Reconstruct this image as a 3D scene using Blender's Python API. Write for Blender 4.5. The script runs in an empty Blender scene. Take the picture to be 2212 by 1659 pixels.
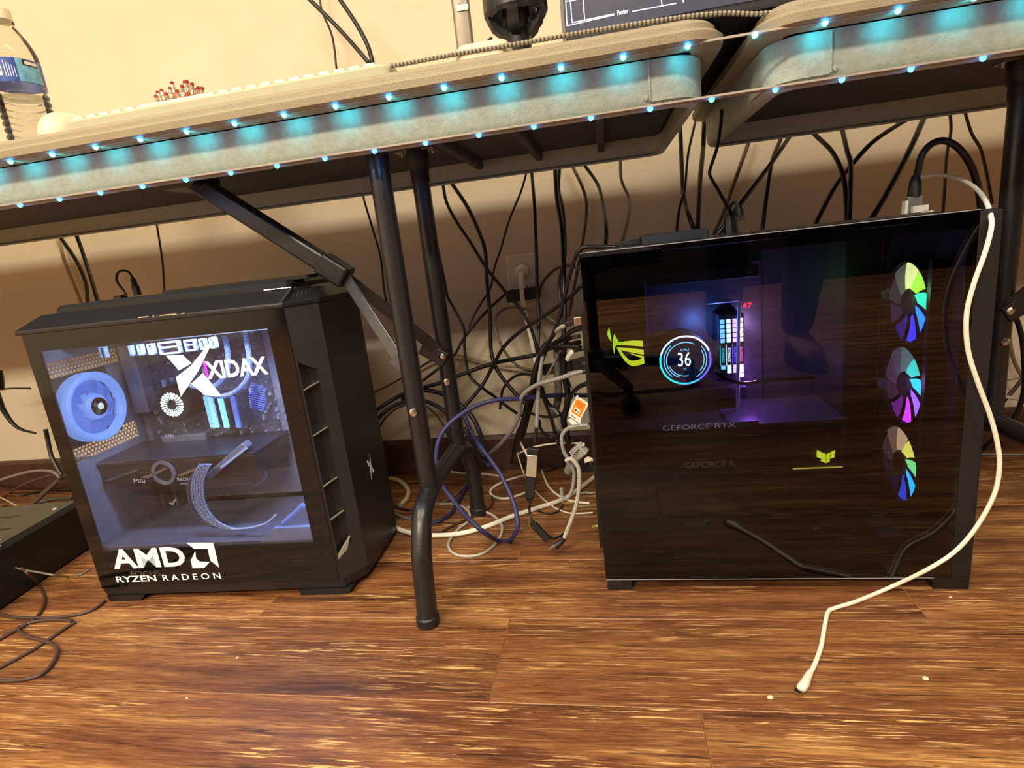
import bpy, math, random
from mathutils import Vector, Matrix
random.seed(7)
C = bpy.context.scene.collection
SC = bpy.context.scene
R_ = math.radians

# ------------------------------------------------------------------ camera, world, lights, exposure
F_PX, CX, CY = 1212.678, 1106.0, 829.5
RX = Vector((0.9814, 0.1574, -0.1103)); RY = Vector((-0.0687, -0.2485, -0.9662)); RZ = Vector((-0.1795, 0.9558, -0.2331))
EYE = Vector((0, 0, 0.52))
cam = bpy.data.cameras.new('camera'); cam_o = bpy.data.objects.new('camera', cam); C.objects.link(cam_o)
cam.sensor_width = 36; cam.sensor_fit = 'HORIZONTAL'; cam.lens = F_PX / 2212 * 36; cam.clip_start = 0.02
fw = RZ.normalized(); rt = (RX - fw * RX.dot(fw)).normalized(); up = rt.cross(fw)
M = Matrix((rt, up, -fw)).transposed().to_4x4(); M.translation = EYE
cam_o.matrix_world = M
SC.camera = cam_o
w = bpy.data.worlds.new('world'); SC.world = w; w.use_nodes = True
w.node_tree.nodes['Background'].inputs[0].default_value = (1, .86, .66, 1)
w.node_tree.nodes['Background'].inputs[1].default_value = 0.05
SC.view_settings.view_transform = 'Standard'; SC.view_settings.look = 'None'
SC.view_settings.exposure = 0.25; SC.view_settings.gamma = 1.0; SC.view_settings.use_curve_mapping = False
CEIL = 2.55
LAMPS = [(-1.35, -0.45, 40), (0.55, -0.45, 40), (-1.35, -2.45, 150), (0.55, -2.45, 92)]
for i, (lx, ly, pw) in enumerate(LAMPS):
    L = bpy.data.lights.new('panel_lamp', 'AREA'); L.shape = 'RECTANGLE'; L.size = 1.1; L.size_y = 0.5
    L.energy = pw; L.color = (1.0, .88, .68)
    o = bpy.data.objects.new('panel_lamp', L); o.location = (lx, ly, CEIL - .03); C.objects.link(o)

# ------------------------------------------------------------------ helpers
def ray(x, y): return RX * ((x - CX) / F_PX) + RY * ((y - CY) / F_PX) + RZ
def at(x, y, Y):
    d = ray(x, y); return EYE + d * (Y / d.y)
def fl(x, y, z=0.0):
    d = ray(x, y); return EYE + d * ((z - EYE.z) / d.z)
def lin(c):
    return tuple(((v / 255) / 12.92 if v / 255 <= .04045 else (((v / 255) + .055) / 1.055) ** 2.4) for v in c)

MATS = {}
def mat(name, col, rough=.5, metal=0, spec=.5, var=.12, scale=60, bump=0.0, bscale=300, emit=None, es=0, alpha_tint=None, coat=0):
    if name in MATS: return MATS[name]
    m = bpy.data.materials.new(name); m.use_nodes = True; nt = m.node_tree; N = nt.nodes; L = nt.links
    b = N['Principled BSDF']; c = lin(col)
    tc = N.new('ShaderNodeTexCoord'); nz = N.new('ShaderNodeTexNoise'); nz.inputs['Scale'].default_value = scale; nz.inputs['Detail'].default_value = 3
    L.new(tc.outputs['Object'], nz.inputs['Vector'])
    rp = N.new('ShaderNodeValToRGB'); rp.color_ramp.elements[0].position = .3; rp.color_ramp.elements[1].position = .7
    rp.color_ramp.elements[0].color = (*[v * (1 - var) for v in c], 1); rp.color_ramp.elements[1].color = (*[min(1, v * (1 + var)) for v in c], 1)
    L.new(nz.outputs['Fac'], rp.inputs[0]); L.new(rp.outputs[0], b.inputs['Base Color'])
    b.inputs['Roughness'].default_value = rough; b.inputs['Metallic'].default_value = metal; b.inputs['Specular IOR Level'].default_value = spec
    b.inputs['Coat Weight'].default_value = coat
    if emit:
        b.inputs['Emission Color'].default_value = (*lin(emit), 1); b.inputs['Emission Strength'].default_value = es
    if bump:
        n2 = N.new('ShaderNodeTexNoise'); n2.inputs['Scale'].default_value = bscale; n2.inputs['Detail'].default_value = 2
        L.new(tc.outputs['Object'], n2.inputs['Vector'])
        bp = N.new('ShaderNodeBump'); bp.inputs['Strength'].default_value = bump; bp.inputs['Distance'].default_value = .001
        L.new(n2.outputs['Fac'], bp.inputs['Height']); L.new(bp.outputs[0], b.inputs['Normal'])
    MATS[name] = m; return m

def glassy(name, tint, rough=.0, ior=1.45, haze=0.0):
    m = bpy.data.materials.new(name); m.use_nodes = True; nt = m.node_tree; N = nt.nodes; L = nt.links
    N.remove(N['Principled BSDF']); out = N['Material Output']
    tr = N.new('ShaderNodeBsdfTransparent'); tr.inputs[0].default_value = (*tint, 1)
    gl = N.new('ShaderNodeBsdfGlossy'); gl.inputs['Roughness'].default_value = rough; gl.inputs[0].default_value = (1, 1, 1, 1)
    fr = N.new('ShaderNodeFresnel'); fr.inputs[0].default_value = ior
    mx = N.new('ShaderNodeMixShader'); L.new(fr.outputs[0], mx.inputs[0]); L.new(tr.outputs[0], mx.inputs[1]); L.new(gl.outputs[0], mx.inputs[2])
    last = mx
    if haze:
        tc = N.new('ShaderNodeTexCoord'); nz = N.new('ShaderNodeTexNoise'); nz.inputs['Scale'].default_value = 9; nz.inputs['Detail'].default_value = 5
        L.new(tc.outputs['Object'], nz.inputs['Vector'])
        mr = N.new('ShaderNodeMapRange'); mr.inputs[1].default_value = .4; mr.inputs[2].default_value = .8; mr.inputs[4].default_value = haze
        L.new(nz.outputs['Fac'], mr.inputs[0])
        df = N.new('ShaderNodeBsdfDiffuse'); df.inputs[0].default_value = (.5, .5, .55, 1)
        m2 = N.new('ShaderNodeMixShader'); L.new(mr.outputs[0], m2.inputs[0]); L.new(mx.outputs[0], m2.inputs[1]); L.new(df.outputs[0], m2.inputs[2]); last = m2
    L.new(last.outputs[0], out.inputs[0]); MATS[name] = m; return m

class MB:
    def __init__(s): s.v = []; s.f = []
    def add(s, vs, fs):
        o = len(s.v); s.v += [Vector(p) for p in vs]; s.f += [tuple(i + o for i in f) for f in fs]; return s
    def box(s, x0, x1, y0, y1, z0, z1):
        return s.add([(x0, y0, z0), (x1, y0, z0), (x1, y1, z0), (x0, y1, z0), (x0, y0, z1), (x1, y0, z1), (x1, y1, z1), (x0, y1, z1)],
                     [(0, 3, 2, 1), (4, 5, 6, 7), (0, 1, 5, 4), (1, 2, 6, 5), (2, 3, 7, 6), (3, 0, 4, 7)])
    def obox(s, a, b, wd, th, side=None):      # bar from a to b, width wd along side, thickness th
        a = Vector(a); b = Vector(b); d = (b - a).normalized()
        sd = Vector(side) if side else Vector((0, 1, 0)); sd = (sd - d * sd.dot(d)).normalized(); n = d.cross(sd)
        vs = []
        for p in (a, b):
            for i, j in ((-1, -1), (1, -1), (1, 1), (-1, 1)): vs.append(p + sd * (wd / 2 * i) + n * (th / 2 * j))
        return s.add(vs, [(0, 1, 2, 3), (7, 6, 5, 4), (0, 4, 5, 1), (1, 5, 6, 2), (2, 6, 7, 3), (3, 7, 4, 0)])
    def loft(s, loops, cap0=True, cap1=True, close=True):
        n = len(loops[0]); vs = [p for l in loops for p in l]; fs = []
        for k in range(len(loops) - 1):
            for i in range(n if close else n - 1):
                j = (i + 1) % n; fs.append((k * n + i, k * n + j, (k + 1) * n + j, (k + 1) * n + i))
        if cap0: fs.append(tuple(reversed(range(n))))
        if cap1: fs.append(tuple((len(loops) - 1) * n + i for i in range(n)))
        return s.add(vs, fs)
    def tube(s, pts, r, n=8, caps=True):
        pts = [Vector(p) for p in pts]; loops = []; prev = None
        rr = r if isinstance(r, (list, tuple)) else [r] * len(pts)
        for i, p in enumerate(pts):
            t = (pts[min(i + 1, len(pts) - 1)] - pts[max(i - 1, 0)])
            t = t.normalized() if t.length > 1e-9 else Vector((0, 0, 1))
            if prev is None:
                a = Vector((0, 0, 1)) if abs(t.z) < .9 else Vector((1, 0, 0)); u = t.cross(a).normalized()
            else:
                u = (prev - t * prev.dot(t)); u = u.normalized() if u.length > 1e-6 else t.orthogonal().normalized()
            prev = u; v = t.cross(u)
            loops.append([p + (u * math.cos(2 * math.pi * k / n) + v * math.sin(2 * math.pi * k / n)) * rr[i] for k in range(n)])
        return s.loft(loops, caps, caps)
    def lathe(s, prof, c, ax=(0, 0, 1), n=24, caps=True):
        c = Vector(c); ax = Vector(ax).normalized(); u = ax.orthogonal().normalized(); v = ax.cross(u)
        return s.loft([[c + ax * h + (u * math.cos(2 * math.pi * k / n) + v * math.sin(2 * math.pi * k / n)) * max(r, 1e-5) for k in range(n)] for r, h in prof], caps, caps)
    def poly(s, pts, ext):                      # flat outline, extruded by vector ext
        ext = Vector(ext); a = [Vector(p) for p in pts]; return s.loft([a, [p + ext for p in a]])

def rrect(x0, x1, y0, y1, r, z, nc=6):
    o = []
    for cx, cy, a0 in ((x1 - r, y0 + r, -90), (x1 - r, y1 - r, 0), (x0 + r, y1 - r, 90), (x0 + r, y0 + r, 180)):
        for k in range(nc + 1):
            a = R_(a0 + 90 * k / nc); o.append(Vector((cx + r * math.cos(a), cy + r * math.sin(a), z)))
    return o

def smooth_path(p, sub=6):
    p = [Vector(q) for q in p]
    if len(p) < 3: return p
    o = []
    for i in range(len(p) - 1):
        a = p[max(i - 1, 0)]; b = p[i]; c = p[i + 1]; d = p[min(i + 2, len(p) - 1)]
        for k in range(sub):
            t = k / sub; t2 = t * t; t3 = t2 * t
            o.append(.5 * ((2 * b) + (c - a) * t + (2 * a - 5 * b + 4 * c - d) * t2 + (3 * b - a - 3 * c + d) * t3))
    o.append(p[-1]); return o

def props(o, label=None, cat=None, group=None, kind=None):
    if label: o['label'] = label
    if cat: o['category'] = cat
    if group: o['group'] = group
    if kind: o['kind'] = kind
    return o

def root_matrix(o):
    m = Matrix.Identity(4)
    while o is not None:
        m = Matrix.Translation(o.location) @ o.rotation_euler.to_matrix().to_4x4() @ m; o = o.parent
    return m

def obj(name, mb, m, parent=None, local=False, smooth=False, bevel=0, seg=2, label=None, kind=None, ang=35):
    """link mb as one mesh; world coordinates unless local"""
    vs = mb.v
    if parent is not None:
        if not local:
            inv = root_matrix(parent).inverted(); vs = [inv @ p for p in vs]
        org = Vector((0, 0, 0))
    else:
        xs = [p.x for p in vs]; ys = [p.y for p in vs]; zs = [p.z for p in vs]
        org = Vector(((min(xs) + max(xs)) / 2, (min(ys) + max(ys)) / 2, min(zs))); vs = [p - org for p in vs]
    me = bpy.data.meshes.new(name); me.from_pydata([tuple(p) for p in vs], [], mb.f); me.update()
    if smooth:
        me.polygons.foreach_set('use_smooth', [True] * len(me.polygons))
        try: me.set_sharp_from_angle(angle=R_(ang))
        except Exception: pass
    me.materials.append(m)
    o = bpy.data.objects.new(name, me); C.objects.link(o); o.location = org
    if parent is not None: o.parent = parent
    if bevel:
        bv = o.modifiers.new('bevel', 'BEVEL'); bv.width = bevel; bv.segments = seg; bv.limit_method = 'ANGLE'; bv.angle_limit = R_(40)
    if label: o['label'] = label
    if kind: o['kind'] = kind
    return o

def empty(name, loc, label, cat, rz=0, group=None):
    o = bpy.data.objects.new(name, None); C.objects.link(o); o.location = loc; o.rotation_euler = (0, 0, rz); o.empty_display_size = .05
    return props(o, label, cat, group)

def text_pts(s, bold=0.0):
    cu = bpy.data.curves.new('lettering', 'FONT'); cu.body = s; cu.size = 1; cu.offset = bold; cu.resolution_u = 3
    ob = bpy.data.objects.new('lettering', cu); C.objects.link(ob)
    dg = bpy.context.evaluated_depsgraph_get(); me = bpy.data.meshes.new_from_object(ob.evaluated_get(dg))
    v = [p.co.copy() for p in me.vertices]; f = [tuple(q.vertices) for q in me.polygons]
    bpy.data.objects.remove(ob); bpy.data.curves.remove(cu); bpy.data.meshes.remove(me)
    x0 = min(p.x for p in v); x1 = max(p.x for p in v); y0 = min(p.y for p in v); y1 = max(p.y for p in v)
    return [((p.x - x0) / (x1 - x0), (p.y - y0) / (y1 - y0)) for p in v], f
def text(mb, s, p0, ex, ey, bold=0.0):          # letters filling the parallelogram p0, p0+ex, p0+ey
    v, f = text_pts(s, bold); p0 = Vector(p0); ex = Vector(ex); ey = Vector(ey)
    return mb.add([p0 + ex * a + ey * b for a, b in v], f)

# ------------------------------------------------------------------ materials
black_pl = mat('black_plastic', (24, 24, 26), .45, bump=.15, bscale=500)
black_cable = mat('black_rubber', (17, 16, 18), .42)
black_gloss = mat('black_gloss', (10, 10, 12), .12)
black_metal = mat('black_powder_coat', (30, 30, 33), .32, spec=.6, bump=.15, bscale=700)
dark_case = mat('dark_case_paint', (26, 26, 28), .4, bump=.1, bscale=900)
white_pl = mat('white_plastic', (235, 230, 215), .4, var=.04)
white_cable = mat('white_rubber', (245, 240, 222), .45, var=.04)
silver = mat('brushed_silver', (190, 188, 182), .32, metal=1)
steel = mat('bright_steel', (200, 200, 200), .2, metal=1)
navy_cable = mat('navy_rubber', (42, 44, 92), .4)
grey_cable = mat('grey_rubber', (120, 116, 108), .45)
tan_cable = mat('tan_rubber', (168, 150, 118), .5)
brown_cable = mat('brown_rubber', (70, 50, 42), .5)

def braid(name, a, b, scale=700):
    m = mat(name, a, .5); nt = m.node_tree; N = nt.nodes; L = nt.links
    wv = N.new('ShaderNodeTexVoronoi'); wv.inputs['Scale'].default_value = scale
    tc = [n for n in N if n.type == 'TEX_COORD'][0]; L.new(tc.outputs['Object'], wv.inputs['Vector'])
    rp = N.new('ShaderNodeValToRGB'); rp.color_ramp.elements[0].color = (*lin(a), 1); rp.color_ramp.elements[1].color = (*lin(b), 1)
    rp.color_ramp.elements[0].position = .25; rp.color_ramp.elements[1].position = .65
    L.new(wv.outputs['Distance'], rp.inputs[0]); L.new(rp.outputs[0], N['Principled BSDF'].inputs['Base Color']); return m
silver_braid = braid('silver_braid', (215, 215, 210), (70, 70, 72), 1700)
white_braid = braid('white_braid', (240, 235, 220), (130, 125, 118), 1500)
purple_braid = braid('purple_braid', (74, 76, 140), (26, 27, 66), 1900)

def wood(name, planks=False):
    m = bpy.data.materials.new(name); m.use_nodes = True; nt = m.node_tree; N = nt.nodes; L = nt.links; b = N['Principled BSDF']
    tc = N.new('ShaderNodeTexCoord'); oi = N.new('ShaderNodeObjectInfo')
    off = N.new('ShaderNodeVectorMath'); off.operation = 'ADD'
    sc0 = N.new('ShaderNodeVectorMath'); sc0.operation = 'SCALE'; sc0.inputs['Scale'].default_value = 37.0
    cmb = N.new('ShaderNodeCombineXYZ'); L.new(oi.outputs['Random'], cmb.inputs[0]); L.new(oi.outputs['Random'], cmb.inputs[1]); L.new(cmb.outputs[0], sc0.inputs[0])
    L.new(tc.outputs['Object'], off.inputs[0]); L.new(sc0.outputs[0], off.inputs[1])
    def nz(sx, sy, detail, rough=.6, dist=0.0):
        mp = N.new('ShaderNodeMapping'); mp.inputs['Scale'].default_value = (sx, sy, 1); L.new(off.outputs[0], mp.inputs['Vector'])
        n = N.new('ShaderNodeTexNoise'); n.inputs['Scale'].default_value = 1; n.inputs['Detail'].default_value = detail; n.inputs['Roughness'].default_value = rough; n.inputs['Distortion'].default_value = dist
        L.new(mp.outputs[0], n.inputs['Vector']); return n
    def ramp(n, els):
        r = N.new('ShaderNodeValToRGB'); cr = r.color_ramp
        while len(cr.elements) < len(els): cr.elements.new(.5)
        for e, (p, c) in zip(cr.elements, els): e.position = p; e.color = (*lin(c), 1)
        L.new(n.outputs['Fac'], r.inputs[0]); return r
    def mixc(f, a, bb, mode='MIX'):
        x = N.new('ShaderNodeMix'); x.data_type = 'RGBA'; x.blend_type = mode
        if isinstance(f, float): x.inputs[0].default_value = f
        else: L.new(f, x.inputs[0])
        L.new(a, x.inputs[6]); L.new(bb, x.inputs[7]); return x
    b0 = ramp(nz(2.2, 34, 6, .68, .6), [(.30, (104, 66, 46)), (.43, (150, 100, 66)), (.55, (184, 132, 84)), (.68, (228, 180, 114))])
    b1 = ramp(nz(1.1, 7, 3, .55, .4), [(.32, (160, 146, 140)), (.5, (220, 210, 200)), (.68, (255, 252, 244))])
    base = mixc(.85, b0.outputs[0], b1.outputs[0], 'MULTIPLY')
    fine = ramp(nz(24, 420, 6, .7, .4), [(.34, (104, 74, 58)), (.5, (205, 190, 178)), (.64, (255, 255, 250))])
    x1 = mixc(.7, base.outputs[2], fine.outputs[0], 'MULTIPLY')
    dk = ramp(nz(8, 190, 5, .68, .5), [(.56, (0, 0, 0)), (.66, (255, 255, 255))])
    dc = N.new('ShaderNodeRGB'); dc.outputs[0].default_value = (*lin((48, 26, 17)), 1)
    dkm = N.new('ShaderNodeMath'); dkm.operation = 'MULTIPLY'; dkm.inputs[1].default_value = .8; L.new(dk.outputs[0], dkm.inputs[0])
    x2 = mixc(dkm.outputs[0], x1.outputs[2], dc.outputs[0])
    lt = ramp(nz(12, 300, 5, .68, .6), [(.56, (0, 0, 0)), (.63, (255, 255, 255))])
    lm = ramp(nz(3, 14, 2, .5), [(.40, (0, 0, 0)), (.62, (255, 255, 255))])
    mm = N.new('ShaderNodeMath'); mm.operation = 'MULTIPLY'; L.new(lt.outputs[0], mm.inputs[0]); L.new(lm.outputs[0], mm.inputs[1])
    lc = N.new('ShaderNodeRGB'); lc.outputs[0].default_value = (*lin((240, 196, 128)), 1)
    x3 = mixc(mm.outputs[0], x2.outputs[2], lc.outputs[0])
    hv = N.new('ShaderNodeHueSaturation'); mr = N.new('ShaderNodeMapRange'); mr.inputs[3].default_value = .86; mr.inputs[4].default_value = 1.14
    L.new(oi.outputs['Random'], mr.inputs[0]); L.new(mr.outputs[0], hv.inputs['Value']); L.new(x3.outputs[2], hv.inputs['Color'])
    col = hv.outputs[0]
    if planks:
        br = N.new('ShaderNodeTexBrick'); br.inputs['Scale'].default_value = 1; br.inputs['Brick Width'].default_value = .955; br.inputs['Row Height'].default_value = .1545
        br.inputs['Mortar Size'].default_value = .0012; br.inputs['Color1'].default_value = (1, 1, 1, 1); br.inputs['Color2'].default_value = (.8, .8, .8, 1); br.inputs['Mortar'].default_value = (.2, .15, .1, 1)
        L.new(tc.outputs['Object'], br.inputs['Vector']); col = mixc(1.0, col, br.outputs['Color'], 'MULTIPLY').outputs[2]
    L.new(col, b.inputs['Base Color'])
    rr = N.new('ShaderNodeMapRange'); rr.inputs[3].default_value = .28; rr.inputs[4].default_value = .5
    L.new(fine.outputs[0], rr.inputs[0]); L.new(rr.outputs[0], b.inputs['Roughness'])
    bp = N.new('ShaderNodeBump'); bp.inputs['Strength'].default_value = .25; bp.inputs['Distance'].default_value = .0006
    L.new(fine.outputs[0], bp.inputs['Height']); L.new(bp.outputs[0], b.inputs['Normal']); MATS[name] = m; return m
wood_m = wood('plank_wood'); wood_f = wood('plank_wood_far', True)
base_m = mat('dark_wood_trim', (70, 42, 30), .45, var=.25, scale=25)
wall_m = mat('beige_wall_paint', (216, 202, 176), .85, var=.03, scale=8, bump=.35, bscale=160)
ceil_m = mat('ceiling_paint', (235, 228, 212), .9, var=.03)

# ------------------------------------------------------------------ the setting
WALL_Y, XL, XR, YF = 1.265, -3.0, 5.0, -4.2
def struct(o): o['kind'] = 'structure'; return o
PL_Y0 = .2325
fb = MB(); fb.box(XL, XR, YF, PL_Y0, -.05, 0); fb.box(XL, XR, PL_Y0, WALL_Y, -.05, -.008)
floor = struct(obj('floor', fb, wood_f))
edge_w = mat('worn_plank_edge', (150, 104, 66), .5, var=.5, scale=40)
row_off = {0: -.41, 1: .0687, 2: -.173, 3: .3755, 4: -.185, 5: .42, 6: -.02}
PW, PLN = .1545, .9555
for k in range(7):
    y0 = PL_Y0 + PW * k; y1 = min(y0 + PW, WALL_Y - .0005)
    for j in range(-2, 3):
        x0 = row_off[k] + PLN * j; x1 = x0 + PLN
        if x1 < -2.05 or x0 > 1.55: continue
        x0 = max(x0, XL + .002)
        g = .0002; e = .0007; mb = MB()
        mb.loft([[(x0 + g, y0 + g, -.0078), (x1 - g, y0 + g, -.0078), (x1 - g, y1 - g, -.0078), (x0 + g, y1 - g, -.0078)],
                 [(x0 + g, y0 + g, -e), (x1 - g, y0 + g, -e), (x1 - g, y1 - g, -e), (x0 + g, y1 - g, -e)],
                 [(x0 + g + e, y0 + g + e, 0), (x1 - g - e, y0 + g + e, 0), (x1 - g - e, y1 - g - e, 0), (x0 + g + e, y1 - g - e, 0)]], cap0=False)
        pk = obj('plank', mb, wood_m, floor); pk.data.materials.append(edge_w)
        for pf in pk.data.polygons[4:8]: pf.material_index = 1
wb = MB(); wb.box(XL, XR, WALL_Y, WALL_Y + .1, -.05, CEIL); struct(obj('wall_back', wb, wall_m))
wl = MB(); wl.box(XL - .1, XL, YF, WALL_Y + .1, -.05, CEIL); struct(obj('wall_left', wl, wall_m))
wr = MB(); wr.box(XR, XR + .1, YF, WALL_Y + .1, -.05, CEIL); struct(obj('wall_right', wr, wall_m))
wf = MB(); wf.box(XL - .1, XR + .1, YF - .1, YF, -.05, CEIL); struct(obj('wall_front', wf, mat('dark_room_wall', (58, 50, 48), .9)))
cb = MB(); cb.box(XL - .1, XR + .1, YF - .1, WALL_Y + .1, CEIL, CEIL + .06); struct(obj('ceiling', cb, ceil_m))
bb = MB()
bb.loft([[(x, WALL_Y - .0005, 0.0), (x, WALL_Y - .013, 0.0), (x, WALL_Y - .013, .080), (x, WALL_Y - .008, .0875), (x, WALL_Y - .0005, .0885)] for x in (XL + .001, XR - .001)])
struct(obj('baseboard_back', bb, base_m))
lamp_frame = mat('lamp_frame_paint', (240, 238, 230), .5)
for lx, ly, pw in LAMPS:
    f_ = MB()
    for a in ((lx - .6, lx - .55, ly - .3, ly + .3), (lx + .55, lx + .6, ly - .3, ly + .3), (lx - .55, lx + .55, ly - .3, ly - .25), (lx - .55, lx + .55, ly + .25, ly + .3)):
        f_.box(*a, CEIL - .025, CEIL)
    o = obj('ceiling_light', f_, lamp_frame); props(o, 'white framed ceiling light panel at the %s %s of the room' % ('back' if ly > -1 else 'front', 'left' if lx < 0 else 'right'), 'light', 'ceiling light panels')

# ------------------------------------------------------------------ folding tables
tt_m = mat('moulded_table_plastic', (152, 143, 120), .5, var=.05, scale=40, bump=.5, bscale=450)
skirt_m = mat('table_skirt_plastic', (176, 186, 172), .5, var=.1, scale=120, bump=.8, bscale=330)
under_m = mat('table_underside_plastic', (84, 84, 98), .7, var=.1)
LEG_R = .0145
def build_table(x0, x1, legs, label, ribs=True):
    t = empty('folding_table', ((x0 + x1) / 2, .93, 0), label, 'table', group='folding tables')
    # tabletop with a moulded, beaded rim
    def lp(i, z, r=.045): return rrect(x0 - .021 + i, x1 + .021 - i, .672 + i, 1.175 - i, max(r - i, .004), z, 7)
    prof = [(.034, .7065), (.006, .7065), (.001, .7085), (0, .7165), (.005, .7205), (.0085, .7215), (.0085, .7265), (.013, .7305), (.02, .7335), (.03, .7345)]
    mb = MB(); mb.loft([lp(i, z) for i, z in prof], cap0=False)
    obj('tabletop', mb, tt_m, t, smooth=True, ang=28)
    # skirt wall hanging below the rim, folded in at its lower edge
    def sk(i, z): return rrect(x0 + i, x1 - i, .712 + i, 1.152 - i, .038 - min(i, .03), z, 7)
    mb = MB(); mb.loft([sk(i, z) for i, z in [(0, .7066), (0, .668), (.002, .661), (.006, .657), (.014, .656), (.014, .659), (.004, .664), (.004, .70)]], cap0=False, cap1=False)
    obj('skirt', mb, skirt_m, t, smooth=True, ang=50)
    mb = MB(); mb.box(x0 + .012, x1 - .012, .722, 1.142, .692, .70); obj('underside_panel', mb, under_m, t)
    n = int((x1 - x0) / .115)
    for k in range(1, n):
        xx = x0 + (x1 - x0) * k / n
        if not ribs or .40 < xx - x0 < x1 - x0 - .40: continue
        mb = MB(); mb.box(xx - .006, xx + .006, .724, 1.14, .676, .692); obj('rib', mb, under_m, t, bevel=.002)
    # corner sleeves
    for sx, e0 in ((1, x1), (-1, x0)):
        s_ = MB(); a = [p for p in rrect(x0 - .002, x1 + .002, .71, 1.154, .04, 0, 7)]
        run = ([p for p in a if (p.x > x1 - .045 if sx > 0 else p.x < x0 + .045) and p.y < .80])
        run.sort(key=lambda p: math.atan2(p.y - .76, (p.x - (e0 - sx * .05)) * sx))
        run = [Vector((e0 - sx * .0595, .71, 0))] + run + [Vector((e0 + sx * .002, .80, 0))]
        inn = [Vector((p.x - sx * .0018 if p.y > .72 else p.x, p.y + .0018 if p.y <= .76 else p.y, 0)) for p in run]
        s_.loft([[p + Vector((0, 0, z)) for p in run] + [p + Vector((0, 0, z)) for p in reversed(inn)] for z in (.663, .705)])
        obj('corner_sleeve', s_, skirt_m, t, smooth=True, ang=30)
        s2 = MB(); s2.tube([(e0 - sx * .0595, .7095, .664), (e0 - sx * .0595, .7095, .704)], .0014, 6); s2.lathe([(.003, 0), (.003, .002), (.001, .003)], (e0 - sx * .064, .7115, .668), (0, -1, 0), 8)
        obj('sleeve_bead', s2, skirt_m, t, smooth=True)
    # leg frames: front and rear upright, jogged feet, cross tube, Y brace
    for lx, inward in legs:
        J = .178
        for s, y0 in ((-1, .765), (1, .945)):
            up = [(lx, y0, .665), (lx, y0, .30), (lx, y0, J + .012), (lx, y0 - s * .004, J - .006)]
            mb = MB(); mb.tube(up, LEG_R, 14); obj('leg', mb, black_metal, t, smooth=True)
            fy = y0 + s * .082
            ft = smooth_path([(lx, y0 - s * .03, J), (lx, y0 + s * .004, J - .006), (lx, y0 + s * .043, J - .022), (lx, y0 + s * .066, J - .06), (lx, y0 + s * .076, .085), (lx - .002, fy, .012)], 5)
            mb = MB(); mb.tube(ft, LEG_R * 1.04, 14); foot = obj('foot', mb, black_metal, t, smooth=True)
            cap = MB(); cap.lathe([(LEG_R * 1.0, 0.0), (LEG_R * 1.18, .002), (LEG_R * 1.18, .014), (LEG_R * 1.05, .016)], (lx - .002, fy, 0), (0, 0, 1), 14); obj('foot_cap', cap, black_pl, foot, smooth=True)
            cp = MB(); cp.lathe([(.019, .0), (.019, .03), (.0165, .034)], (lx, y0, .694), (0, 0, -1), 14); cp.lathe([(.0155, .03), (.0155, .052)], (lx, y0, .694), (0, 0, -1), 14)
            cup = obj('leg_socket', cp, black_pl, t, smooth=True)
            pl = MB(); pl.box(lx - .032, lx + .032, y0 - .014, y0 + .014, .6895, .6918)
            for bx in (-.026, .026): pl.lathe([(.005, 0), (.005, .003), (.003, .005)], (lx + bx, y0, .6895), (0, 0, -1), 8)
            obj('socket_plate', pl, silver, cup)
            bt = MB(); bt.lathe([(.0065, 0), (.006, .003), (.002, .0045)], (lx, y0 - LEG_R * .96, .305), (0, -1, 0), 10); obj('rivet', bt, steel, t, smooth=True)
        mb = MB(); mb.tube([(lx, .775, J), (lx, .935, J)], LEG_R * .98, 14); obj('cross_tube', mb, black_metal, t, smooth=True)
        s = inward
        ta = Vector((lx + s * .355, .855, .688)); jt = Vector((lx + s * .135, .855, .519))
        mb = MB(); mb.obox(ta, jt, .026, .028); obj('brace_channel', mb, black_metal, t, bevel=.004)
        mb = MB(); mb.box(ta.x - .035, ta.x + .035, .82, .89, .668, .6918); obj('brace_mount', mb, black_metal, t, bevel=.006)
        d = (jt - ta).normalized(); mb = MB(); mb.obox(jt - d * .022, jt + d * .026, .036, .034); obj('brace_clamp', mb, black_pl, t, bevel=.004)
        mb = MB(); mb.obox(jt + d * .02, (lx, .932, .356), .005, .02, (0, 1, 0)); mb.obox((lx + s * .035, .928, .372), (lx - s * .004, .93, .345), .01, .026); obj('brace_strap', mb, black_metal, t, bevel=.001)
        mb = MB(); mb.obox(jt + d * .02, (lx + s * .018, .778, .376), .005, .018, (0, 1, 0)); mb.obox((lx + s * .026, .775, .385), (lx + s * .008, .772, .368), .008, .022); obj('brace_strap', mb, mat('worn_grey_steel', (88, 88, 90), .35, metal=.6), t, bevel=.001)
        mb = MB(); mb.lathe([(.006, 0), (.006, .003), (.003, .005)], (lx, .945 - LEG_R - .004, .352), (0, -1, 0), 8); obj('brace_bolt', mb, steel, t)
    return t
build_table(-2.32, .121, ((-.291, -1), (-1.90, 1)), 'beige folding table over the computer with the lit blue-white window')
build_table(.190, 2.02, ((.575, 1), (1.62, -1)), 'beige folding table over the dark glass computer, right of the gap', False)

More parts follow.
